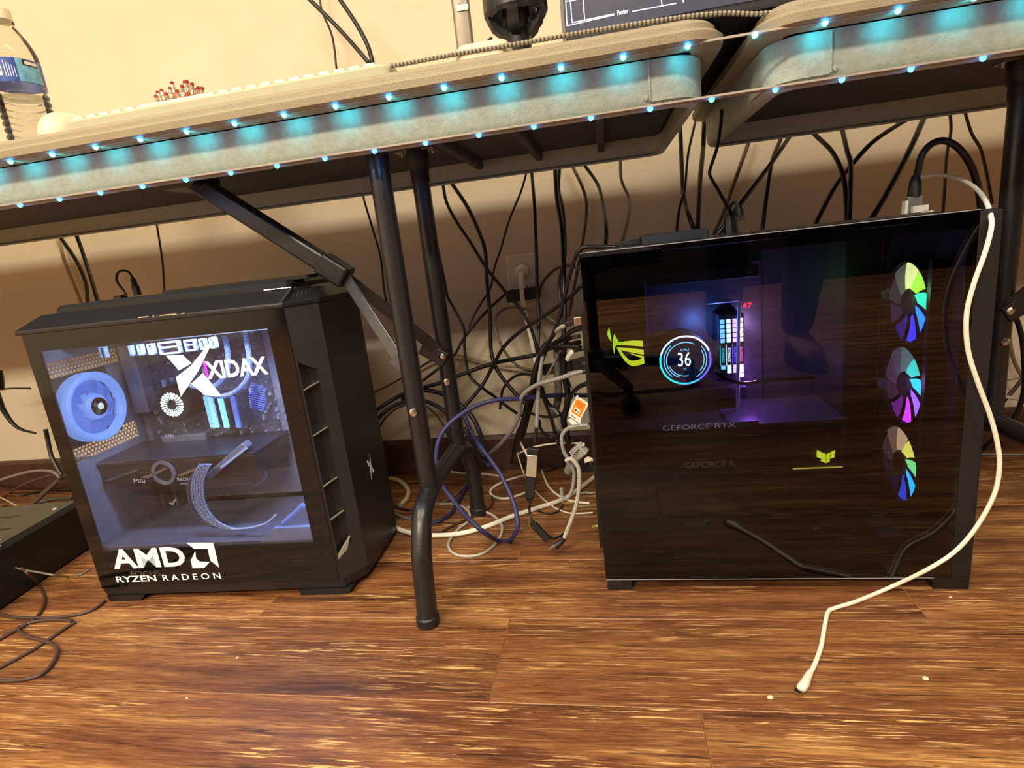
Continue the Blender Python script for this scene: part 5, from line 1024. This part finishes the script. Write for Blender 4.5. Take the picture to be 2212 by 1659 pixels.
obj('print_line', mb, red, sh)
tp('picture_box', [(405, 705), (630, 865), (560, 1020), (345, 860)], .0012, paper, sh); 
mb = MB(); mb.poly([Tq(*q) + Vector((0, -.0017, 0)) for q in [(545, 865), (578, 955), (500, 900)]], (0, .0003, 0)); mb.poly([Tq(*q) + Vector((0, -.0017, 0)) for q in [(400, 770), (490, 830), (455, 890), (385, 840)]], (0, .0003, 0)); obj('pictogram', mb, dk_, sh)
mb = MB(); mb.poly([Tq(*q) + Vector((0, -.0012, 0)) for q in [(225, 1000), (300, 1060), (440, 1150), (430, 1180), (290, 1095), (235, 1040)]], (0, .0003, 0)); obj('print_line', mb, mat('tag_grey_print', (120, 130, 110), .6), sh)
cable('thin grey lead holding the orange tag', [(255, -60, .93), (290, 80, .93), (340, 240, .928), (385, 370, .927)], .0012, GYc, (1220, 840, .05426))

# ------------------------------------------------------------------ on and over the dark computer
hx0, hx1 = at(1383, 524, .86).x, at(1524, 512, .86).x
t = empty('usb_hub', ((hx0 + hx1) / 2, .86, .505), 'flat black hub lying on top of the dark computer', 'hub')
mb = MB(); mb.loft([rrect(hx0, hx1, .83, .89, .004, z, 4) for z in (.5053, .5165)] + [rrect(hx0 + .002, hx1 - .002, .832, .888, .004, .5178, 4)]); obj('hub_body', mb, mat('hub_slate', (44, 50, 58), .4), t, smooth=True, ang=40)
mb = MB(); mb.loft([[(x, y, z) for y, z in ((.853 - w_, .5058), (.867 + w_, .5058), (.867 + w_, .5058 + h_), (.853 - w_, .5058 + h_))] for x, w_, h_ in ((hx0 - .036, -.003, .005), (hx0 - .03, .0, .006), (hx0 - .008, .002, .0095), (hx0 + .0, .002, .0095))]); obj('hub_plug', mb, black_pl, t, bevel=.001)
cable('thick black cable hanging to the dark computer top, left of a crossing pair', [(180, 700, 1.19), (185, 740, 1.19), (192, 900, 1.16), (200, 1090, 1.1), (215, 1180, 1.07), (242, 1265, 1.03), (280, 1360, 1.03), (300, 1420, 1.04)], .004, BKc, G)
cable('thin black wire crossing in front of the thick hanging cable', [(275, 690, 1.19), (262, 750, 1.18), (230, 900, 1.14), (212, 1090, 1.08), (182, 1200, 1.05), (165, 1340, 1.03), (160, 1420, 1.03)], .0024, BKc, G)
cable('straight thick black cable dropping beside the crossing pair', [(326, 690, 1.19), (320, 820, 1.19), (316, 880, 1.18), (300, 1050, 1.12), (286, 1330, 1.03), (284, 1420, 1.03)], .0044, BKc, G)
cable('thin black wire with a sharp bend left of the hanging plug', [(425, 640, .9), (420, 720, .93), (400, 850, .96), (357, 985, .98), (365, 1030, .98), (400, 1090, .97), (460, 1200, .95), (478, 1260, .94)], .0026, BKc, G)
cable('brown strand close to the wall behind the hanging plug', [(590, 790, 1.25), (575, 840, 1.25), (500, 1050, 1.25), (440, 1220, 1.25), (360, 1400, 1.25)], .0036, mat('umber_rubber', (0, 0, 0)), G)  # brown tube running close to the wall
cable('thick black cable slanting down left to the hanging plug', [(850, 740, 1.19), (810, 802, 1.17), (700, 960, 1.08), (600, 1090, 1.0), (520, 1195, .95), (485, 1245, .94), (430, 1320, .94), (405, 1352, .94)], .0038, BKc, G)
cable('black cable bowing down to the dark computer, right of the hanging plug', [(775, 760, 1.19), (762, 815, 1.18), (720, 920, 1.13), (692, 1080, 1.07), (660, 1330, 1.03), (655, 1420, 1.03)], .0036, BKc, G)
cable('black cable bowing right over the middle of the dark computer', [(930, 740, 1.19), (968, 782, 1.18), (1060, 872, 1.14), (1118, 985, 1.1), (1140, 1100, 1.08), (1150, 1275, 1.05), (1152, 1360, 1.05)], .004, BKc, G)
cable('black cable falling beside the one bowing over the middle', [(1110, 720, 1.19), (1125, 762, 1.18), (1150, 870, 1.14), (1172, 970, 1.11), (1164, 1270, 1.025), (1163, 1360, 1.025)], .004, BKc, G)
cable('black cable crossing down left over the middle of the dark computer', [(1520, 680, 1.19), (1460, 712, 1.18), (1300, 820, 1.15), (1180, 950, 1.14), (1080, 1080, 1.11), (970, 1290, 1.07), (930, 1370, 1.06)], .004, BKc, G)
cable('thickest black cable slanting left of the arched one', [(1615, 640, 1.19), (1590, 692, 1.18), (1520, 850, 1.13), (1400, 1080, 1.07), (1300, 1252, 1.03), (1250, 1340, 1.03)], .0046, BKc, G)
cable('thin red brown wire falling behind the arched cable', [(1744, 620, 1.2), (1746, 662, 1.2), (1750, 760, 1.19), (1726, 900, 1.17), (1715, 1080, 1.13), (1705, 1225, 1.1), (1700, 1330, 1.09)], .0026, mat('red_brown_rubber', (66, 34, 26), .5), G)
cable('thin red brown wire bowing right toward the far table leg', [(1825, 610, 1.2), (1836, 662, 1.2), (1870, 770, 1.2), (1922, 860, 1.19), (1950, 970, 1.18), (1968, 1060, 1.17), (1990, 1180, 1.16)], .0026, mat('red_brown_rubber', (0, 0, 0)), G)
# hanging plug cluster
t = empty('usb_cable_plug', at(1592, 480, .93), 'black plug cluster with one plug dangling its metal end on the dark computer', 'plug')
mb = MB(); mb.tube([at(1575, 458, .94), at(1576, 470, .94), at(1577, 490, .94), at(1578, 508, .94)], [.005, .0085, .0105, .0105], 8); obj('plug_body', mb, black_pl, t, smooth=True)
S, mb = cable('', [(478, 1240, .93), (474, 1200, .92), (490, 1172, .915), (512, 1175, .912), (528, 1200, .91)], .0022, None, G, ret=True); obj('cord', mb, BKc, t, smooth=True)
mb = MB(); mb.tube([at(1594, 446, .91), at(1596, 452, .91), at(1599, 466, .91)], [.004, .0058, .0058], 10); obj('dangling_plug', mb, black_pl, t, smooth=True)
a = at(1599, 466, .91); b_ = at(1600.5, 477, .91); mb = MB(); mb.obox(a, b_, .0115, .005, (1, 0, 0)); obj('plug_end', mb, steel, t)
S, mb = cable('', [(500, 1290, .935), (515, 1330, .93), (516, 1352, .93)], .002, None, G, ret=True); obj('cord', mb, BKc, t, smooth=True)
# metal dongle with arched cable
t = empty('usb_dongle', at(1976, 460, .90), 'silver dongle standing on the dark computer with a black plug above', 'dongle')
a = at(1974, 424, .9); b_ = at(1972, 465, .9); b_.z = .5058; mb = MB(); mb.obox(a, b_, .0185, .011, (1, 0, 0)); obj('dongle_body', mb, mat('dongle_grey', (150, 152, 148), .35, metal=.6), t, bevel=.001)
a = at(1956, 434, .9); b_ = at(1953, 462, .9); b_.z = .5058; mb = MB(); mb.obox(a, b_, .0035, .010, (1, 0, 0)); obj('side_tab', mb, white_pl, t)
a = at(1984, 447, .895).z; q = at(1986, 451, .89); mb = MB(); mb.box(q.x - .0095, q.x + .0095, .886, .892, q.z - .0045, q.z + .0045); obj('white_label', mb, white_pl, t)
q = at(2000, 461, .89); mb = MB(); mb.box(q.x - .0075, q.x + .0075, .886, .89, .5055, .507); obj('label_edge', mb, white_pl, t)
mb = MB(); mb.tube([at(1978, 378, .9), at(1977, 392, .9), at(1976, 412, .9), at(1974, 425, .9)], [.0042, .0074, .0082, .0080], 10); obj('plug', mb, black_pl, t, smooth=True)
S, mb = cable('', [(1548, 1030, .9), (1560, 990, .9), (1582, 900, .9), (1640, 832, .9), (1720, 815, .9), (1800, 862, .9), (1870, 965, .91), (1908, 1090, .92), (1925, 1200, .93), (1952, 1310, .95), (2000, 1440, .99), (2040, 1620, 1.03)], .0046, None, G, ret=True); obj('arched_cord', mb, mat('arch_rubber', (26, 25, 27), .35), t, smooth=True)
Rr = (2060, 560, .30159)
cable('black cable bending down past the far leg at the right edge', [(300, -20, 1.06), (340, 150, 1.06), (378, 262, 1.06), (440, 400, 1.06), (488, 560, 1.06), (506, 760, 1.07), (500, 960, 1.09), (436, 1130, 1.11), (340, 1240, 1.13), (200, 1365, None)], .0042, BKc, Rr)
cable('grey brown cable hanging at the wall near the right edge', [(372, 250, 1.22), (384, 362, 1.22), (400, 560, 1.22), (430, 720, 1.22), (492, 845, 1.22), (540, 900, 1.22)], .0034, mat('khaki_rubber', (0, 0, 0)), Rr)
cable('dark braided lead slanting behind the far leg', [(530, 800, 1.18), (495, 855, 1.18), (400, 970, 1.18), (300, 1085, 1.18), (240, 1150, 1.17)], .0036, mat('braid_dark', (62, 54, 46), .5), Rr)
cable('twisted tan rope cord running level at the right edge', [(230, 950, 1.16), (275, 966, 1.16), (400, 990, 1.16), (500, 1006, 1.16), (580, 1020, 1.16)], .0034, white_braid, Rr)
cable('thin wire stretched along the wall above the twisted rope cord', [(230, 892, 1.262), (275, 884, 1.262), (380, 866, 1.262), (480, 845, 1.262), (560, 830, 1.262)], .0012, tan_cable, Rr)
cable('grey wire lying on the floor along the right baseboard', [(150, 1390, None), (215, 1396, None), (350, 1398, None), (560, 1400, None)], .0022, GYc, Rr)
# long white cable in front of the dark computer
wt = empty('usb_cable', fl(1797, 1316, 0), 'long white cable draped over the dark computer front and across the floor', 'cable')
P = [at(1990, 383, 1.0), at(2020, 379, .98), at(2050, 381, .95), at(2082, 391, .90), at(2108, 407, .85), at(2128, 432, .80), at(2140, 465, .765), at(2141, 495, .752), at(2127, 548, .745), at(2104, 612, .742), at(2088, 680, .742), at(2091, 755, .742), at(2112, 825, .742), at(2138, 895, .742), at(2154, 955, .742), at(2159, 1008, .742), at(2147, 1070, .742), at(2108, 1140, .742), at(2062, 1192, .74), at(2000, 1232, .738)]
P += [fl(1920, 1270, .006), fl(1850, 1299, .0033), fl(1805, 1313, .0033), fl(1789, 1322, .0033), fl(1782, 1350, .0033), fl(1774, 1395, .0033), fl(1760, 1435, .0033), fl(1748, 1457, .0036)]
for v in P: v.z = max(v.z, .0033)
mb = MB(); mb.tube(smooth_path(P, 7), .0027, 10); obj('cord', mb, white_cable, wt, smooth=True)
P = [fl(1750, 1453, .0038), fl(1744, 1464, .004), fl(1738, 1478, .0042), fl(1731, 1486, .0042), fl(1728, 1490, .0042)]
mb = MB(); mb.tube(P, [.0036, .0044, .0052, .0052, .004], 12); obj('plug', mb, white_pl, wt, smooth=True)
mb = MB(); mb.obox(fl(1730, 1488, .0042), fl(1721, 1497, .0042), .0072, .0026, (1, .4, 0)); obj('plug_end', mb, steel, wt)

# ------------------------------------------------------------------ black case at the left, crumbs on the floor
ca = R_(-7); cU = Vector((math.cos(ca), math.sin(ca), 0)); cV = Vector((-math.sin(ca), math.cos(ca), 0)) if False else Vector((-.13, .99, 0)).normalized(); cU = Vector((cV.y, -cV.x, 0)); cO = Vector((-1.085, .63, 0))
def cw(a, b_, z): return cO - cU * a + cV * b_ + Vector((0, 0, z))
t = empty('equipment_case', cw(.2, .16, 0), 'low black equipment case lying on the floor at the left frame edge', 'case')
case_m = mat('case_black', (18, 18, 18), .5, bump=.2, bscale=300)
mb = MB(); mb.loft([[cw(a, b_, z) for a, b_ in ((.0, .0), (.0, .32), (.42, .32), (.42, 0))] for z in (.004, .098)] + [[cw(a, b_, .103) for a, b_ in ((.006, .006), (.006, .314), (.414, .314), (.414, .006))]]); obj('case_body', mb, case_m, t)
mb = MB(); mb.loft([[cw(a, b_, z) for a, b_ in ((.012, .012), (.012, .308), (.408, .308), (.408, .012))] for z in (.1025, .1055)]); lidc = obj('case_lid', mb, mat('case_lid_olive', (70, 66, 54), .5, bump=.15, bscale=300), t, bevel=.002)
for a, b_, l in ((.05, .19, .07), (.09, .25, .05), (.17, .17, .05), (.14, .08, .06)):
    mb = MB(); mb.loft([[cw(a + x, b_ + y, z) for x, y in ((0, 0), (.004, -.004), (l, -.004), (l + .004, 0), (l, .004), (.004, .004))] for z in (.1055, .1063)]); obj('slot', mb, black_gloss, lidc)
for a, b_ in ((.03, .06), (.035, .15), (.10, .12), (.03, .27)):
    mb = MB(); mb.lathe([(.005, 0), (.004, .002)], cw(a, b_, .1055), (0, 0, 1), 10); obj('screw', mb, steel, lidc)
for a in (.03, .36):
    for b_ in (.03, .28):
        mb = MB(); mb.lathe([(.012, 0), (.012, .005)], cw(a, b_, 0), (0, 0, 1), 12); obj('foot', mb, black_pl, t)
crm = mat('crumb', (240, 220, 190), .7)
for x, y, r, lb in ((1664, 1509, .0032, 'pale crumb on the floor below the white plug end'), (1999, 1468, .0034, 'pale crumb on the floor far right of the white cable'), (513, 1422, .0018, 'tiny pale crumb on the floor below the lit computer'), (2053, 1291, .0018, 'tiny pale crumb near the right foot of the dark computer'), (404, 1509, .0016, 'tiny pale crumb on the floor near the bottom left')):
    c0 = fl(x, y, 0); rnd2 = random.Random(x); mb = MB(); mb.loft([[c0 + Vector((rr * r * math.cos(a) * (1 + .3 * rnd2.random()), rr * r * math.sin(a) * (.7 + .3 * rnd2.random()), z * r)) for a in [k * math.pi / 3.5 for k in range(7)]] for rr, z in ((.7, .02), (1, .4), (.75, .9), (.25, 1.1))]); lone('crumb', lb, 'crumb', mb, crm, 'crumbs on the floor', smooth=True)

# ------------------------------------------------------------------ the room behind the camera, seen in the dark glass
t = empty('office_chair', (-.06, -.43, 0), 'black office chair on castors behind the camera, mirrored in the dark glass', 'chair')
hub = Vector((-.06, -.43, 0)); chm = mat('chair_black', (20, 20, 22), .6)
for k in range(5):
    a = R_(71.5 + 72 * k); e = Vector((math.cos(a), math.sin(a), 0)); mb = MB(); mb.tube([hub + Vector((0, 0, .10)), hub + e * .16 + Vector((0, 0, .095)), hub + e * .32 + Vector((0, 0, .078))], [.024, .02, .015], 8); arm_ = obj('base_arm', mb, chm, t, smooth=True)
    n_ = Vector((-e.y, e.x, 0)); c0 = hub + e * .325 + Vector((0, 0, .026))
    mb = MB()
    for sg in (-1, 1): mb.lathe([(.0, -.008), (.024, -.008), (.026, -.004), (.026, .004), (.024, .008), (0, .008)], c0 + n_ * .013 * sg, n_, 14)
    mb.tube([c0 + Vector((0, 0, .02)), c0 + Vector((0, 0, .06))], .008, 8); obj('castor', mb, chm, arm_)
mb = MB(); mb.lathe([(.032, .07), (.032, .14), (.018, .15), (.018, .40), (.06, .41), (.06, .43)], hub, (0, 0, 1), 14); obj('gas_column', mb, chm, t, smooth=True)
mb = MB(); mb.loft([rrect(hub.x - .23, hub.x + .23, hub.y - .22, hub.y + .22, .07, z, 5) for z in (.43, .47)] + [rrect(hub.x - .20, hub.x + .20, hub.y - .19, hub.y + .19, .07, .485, 5)]); obj('seat', mb, chm, t, smooth=True)
mb = MB(); mb.loft([[Vector((p.x, p.z + y, p.y)) for p in rrect(hub.x - .21, hub.x + .21, .54, .84, .06, 0, 5)] for y in (hub.y - .29, hub.y - .25)]); mb.obox((hub.x, hub.y - .15, .42), (hub.x, hub.y - .30, .60), .05, .012, (1, 0, 0)); obj('backrest', mb, chm, t, smooth=True, ang=50)
t = empty('backdrop', (.9, -3.7, 0), 'long dark cabinet added across the room to darken the dark glass reflection', 'backdrop'); cbm = mat('backdrop_dark', (24, 22, 24), .5)  # cabinet shape added to darken the mirrored view
mb = MB(); mb.box(-1.2, 3.4, -4.15, -3.4, .06, .86); obj('backdrop_body', mb, cbm, t)
mb = MB(); mb.box(-1.22, 3.42, -4.17, -3.37, .86, .90); obj('backdrop_top', mb, cbm, t, bevel=.004)
for k in range(6): mb = MB(); mb.box(-1.18 + .765 * k, -.44 + .765 * k, -3.4, -3.382, .09, .84); d_o = obj('door', mb, cbm, t); mb = MB(); mb.box(-.55 + .765 * k, -.53 + .765 * k, -3.382, -3.36, .4, .55); obj('handle', mb, steel, d_o)
mb = MB(); mb.box(-1.15, 3.35, -4.1, -3.44, 0, .06); obj('plinth', mb, cbm, t)

# the photographer, bent over behind the camera, mirrored in the dark glass
def skin_body(name, verts, edges, radii, m, parent=None, root=0, sub=2):
    me = bpy.data.meshes.new(name); me.from_pydata(verts, edges, []); o = bpy.data.objects.new(name, me); C.objects.link(o)
    o.modifiers.new('skin', 'SKIN')
    for i, r in enumerate(radii):
        r = r if isinstance(r, tuple) else (r, r); me.skin_vertices[0].data[i].radius = r
    me.skin_vertices[0].data[root].use_root = True
    sb = o.modifiers.new('sub', 'SUBSURF'); sb.levels = sub; sb.render_levels = sub
    me.materials.append(m); bpy.context.view_layer.update()
    dg = bpy.context.evaluated_depsgraph_get(); m2 = bpy.data.meshes.new_from_object(o.evaluated_get(dg)); vs = [v.co.copy() for v in m2.vertices]; fs = [tuple(p.vertices) for p in m2.polygons]
    bpy.data.objects.remove(o)
    mb = MB(); mb.add(vs, fs); return obj(name, mb, m, parent, smooth=True, ang=80)
skin_m = mat('skin', (196, 150, 122), .55); top_m = mat('navy_hoodie', (26, 28, 38), .9); jean_m = mat('dark_jeans', (30, 34, 46), .9); shoe_m = mat('black_shoe', (18, 18, 20), .5)
pe = empty('person', (.52, -.62, 0), 'person in dark hoodie and jeans bending over a phone behind the camera', 'person')
J = dict(pel=(.52, -.68, .90), bel=(.47, -.58, 1.02), che=(.38, -.46, 1.16), nec=(.32, -.37, 1.26), hd1=(.295, -.32, 1.32), hd2=(.27, -.26, 1.40),
         lh=(.43, -.68, .86), lk=(.40, -.47, .50), la=(.40, -.64, .10), lt=(.37, -.46, .045), rh=(.61, -.67, .86), rk=(.65, -.47, .50), ra=(.66, -.64, .10), rt=(.68, -.46, .045),
         ls=(.215, -.42, 1.17), le=(.12, -.34, .90), lw=(.050, -.12, .66), lp=(.036, -.075, .58), rs=(.50, -.37, 1.17), re=(.40, -.18, .92), rw=(.17, -.10, .68), rp=(.11, -.08, .58))
K_ = list(J); ix = {k: i for i, k in enumerate(K_)}
E2 = [('pel', 'bel'), ('bel', 'che'), ('che', 'nec'), ('nec', 'hd1'), ('hd1', 'hd2'), ('pel', 'lh'), ('lh', 'lk'), ('lk', 'la'), ('la', 'lt'), ('pel', 'rh'), ('rh', 'rk'), ('rk', 'ra'), ('ra', 'rt'), ('che', 'ls'), ('ls', 'le'), ('le', 'lw'), ('lw', 'lp'), ('che', 'rs'), ('rs', 're'), ('re', 'rw'), ('rw', 'rp')]
RD = dict(pel=.14, bel=.13, che=.15, nec=.06, hd1=.075, hd2=.095, lh=.10, lk=.066, la=.042, lt=.04, rh=.10, rk=.066, ra=.042, rt=.04, ls=.07, le=.048, lw=.032, lp=.034, rs=.07, re=.048, rw=.032, rp=.034)
def sub_body(name, keys, grow, m, parent): 
    kk = [k for k in K_ if k in keys]; jx = {k: i for i, k in enumerate(kk)}
    return skin_body(name, [J[k] for k in kk], [(jx[a], jx[b_]) for a, b_ in E2 if a in jx and b_ in jx], [RD[k] + grow for k in kk], m, parent)
body = sub_body('body', K_, 0, skin_m, pe)
sub_body('trousers', ('pel', 'lh', 'lk', 'la', 'rh', 'rk', 'ra'), .014, jean_m, pe)
sub_body('hoodie', ('pel', 'bel', 'che', 'ls', 'le', 'lw', 'rs', 're', 'rw'), .016, top_m, pe)
for sd_ in 'lr':
    a, b_ = Vector(J[sd_ + 'a']), Vector(J[sd_ + 't']); mb = MB(); d = (b_ - a); d.z = 0; d.normalize(); n_ = Vector((-d.y, d.x, 0)); base = Vector((a.x, a.y, 0)) - d * .06
    loops = []
    for z, sc in ((0, 1), (.03, 1.0), (.07, .86), (.10, .6)):
        loops.append([base + d * (.14 + (.14 if z < .06 else .10) * math.cos(t_) * sc - (0 if z < .06 else .04)) + n_ * (.047 * sc * math.sin(t_)) + Vector((0, 0, z)) for t_ in [k * math.pi / 8 for k in range(16)]])
    mb.loft(loops); obj('shoe', mb, shoe_m, pe, smooth=True)
    # fingers closing on the phone
    wv = Vector(J[sd_ + 'p']); sx = 1 if sd_ == 'r' else -1
    tgt = -1 if sd_ == 'r' else 1
    for k in range(4):
        p0 = wv + Vector((0, .01, -.012 * k + .01)); mb = MB(); mb.tube([p0, p0 + Vector((-.028 if sd_ == 'r' else -.012, .018, -.012)), p0 + Vector((-.05 if sd_ == 'r' else -.02, .020, -.022))], [.0095, .0085, .0065], 8); obj('finger', mb, skin_m, body, smooth=True)
    mb = MB(); mb.tube([wv + Vector((0, 0, .01)), wv + Vector((-.02, -.012, -.02)), wv + Vector((-.036, -.010, -.036))], [.012, .0105, .008], 8); obj('thumb', mb, skin_m, body, smooth=True)
hd = Vector(J['hd2']); fdir = Vector((-.55, .62, -.56)).normalized()
mb = MB(); mb.lathe([(.0, .105), (.05, .095), (.09, .05), (.102, 0), (.098, -.03), (.07, -.04)], hd - fdir * .018 + Vector((.01, -.01, .015)), (Vector((0, 0, 1)) - fdir * .6).normalized(), 18); obj('hair', mb, mat('brown_hair', (44, 32, 26), .7), body, smooth=True)
fr_s = fdir.cross(Vector((0, 0, 1))).normalized(); fu = fr_s.cross(fdir)
mb = MB(); mb.tube([hd + fdir * .085 + fu * .018, hd + fdir * .108 - fu * .010, hd + fdir * .092 - fu * .018], [.008, .013, .008], 8); obj('nose', mb, skin_m, body, smooth=True)
for sg in (-1, 1):
    mb = MB(); mb.lathe([(.0, -.011), (.009, -.006), (.011, 0), (.009, .006), (0, .011)], hd + fdir * .082 + fr_s * .032 * sg + fu * .015, fdir, 10); obj('eye', mb, white_pl, body, smooth=True)
    mb = MB(); mb.lathe([(.018, -.01), (.026, 0), (.02, .008), (.006, .006)], hd + fr_s * .094 * sg - fu * .005, fr_s * sg, 12); obj('ear', mb, skin_m, body, smooth=True)
mb = MB(); mb.tube([hd + fdir * .088 - fu * .045 + fr_s * -.02, hd + fdir * .094 - fu * .047, hd + fdir * .088 - fu * .045 + fr_s * .02], [.003, .006, .003], 8); obj('mouth', mb, mat('lip', (150, 84, 78), .5), body, smooth=True)
mb = MB(); mb.box(-.012, .075, -.052, -.043, .50, .66); lone('phone', 'black phone held in both hands behind the camera', 'phone', mb, black_gloss, bevel=.003)
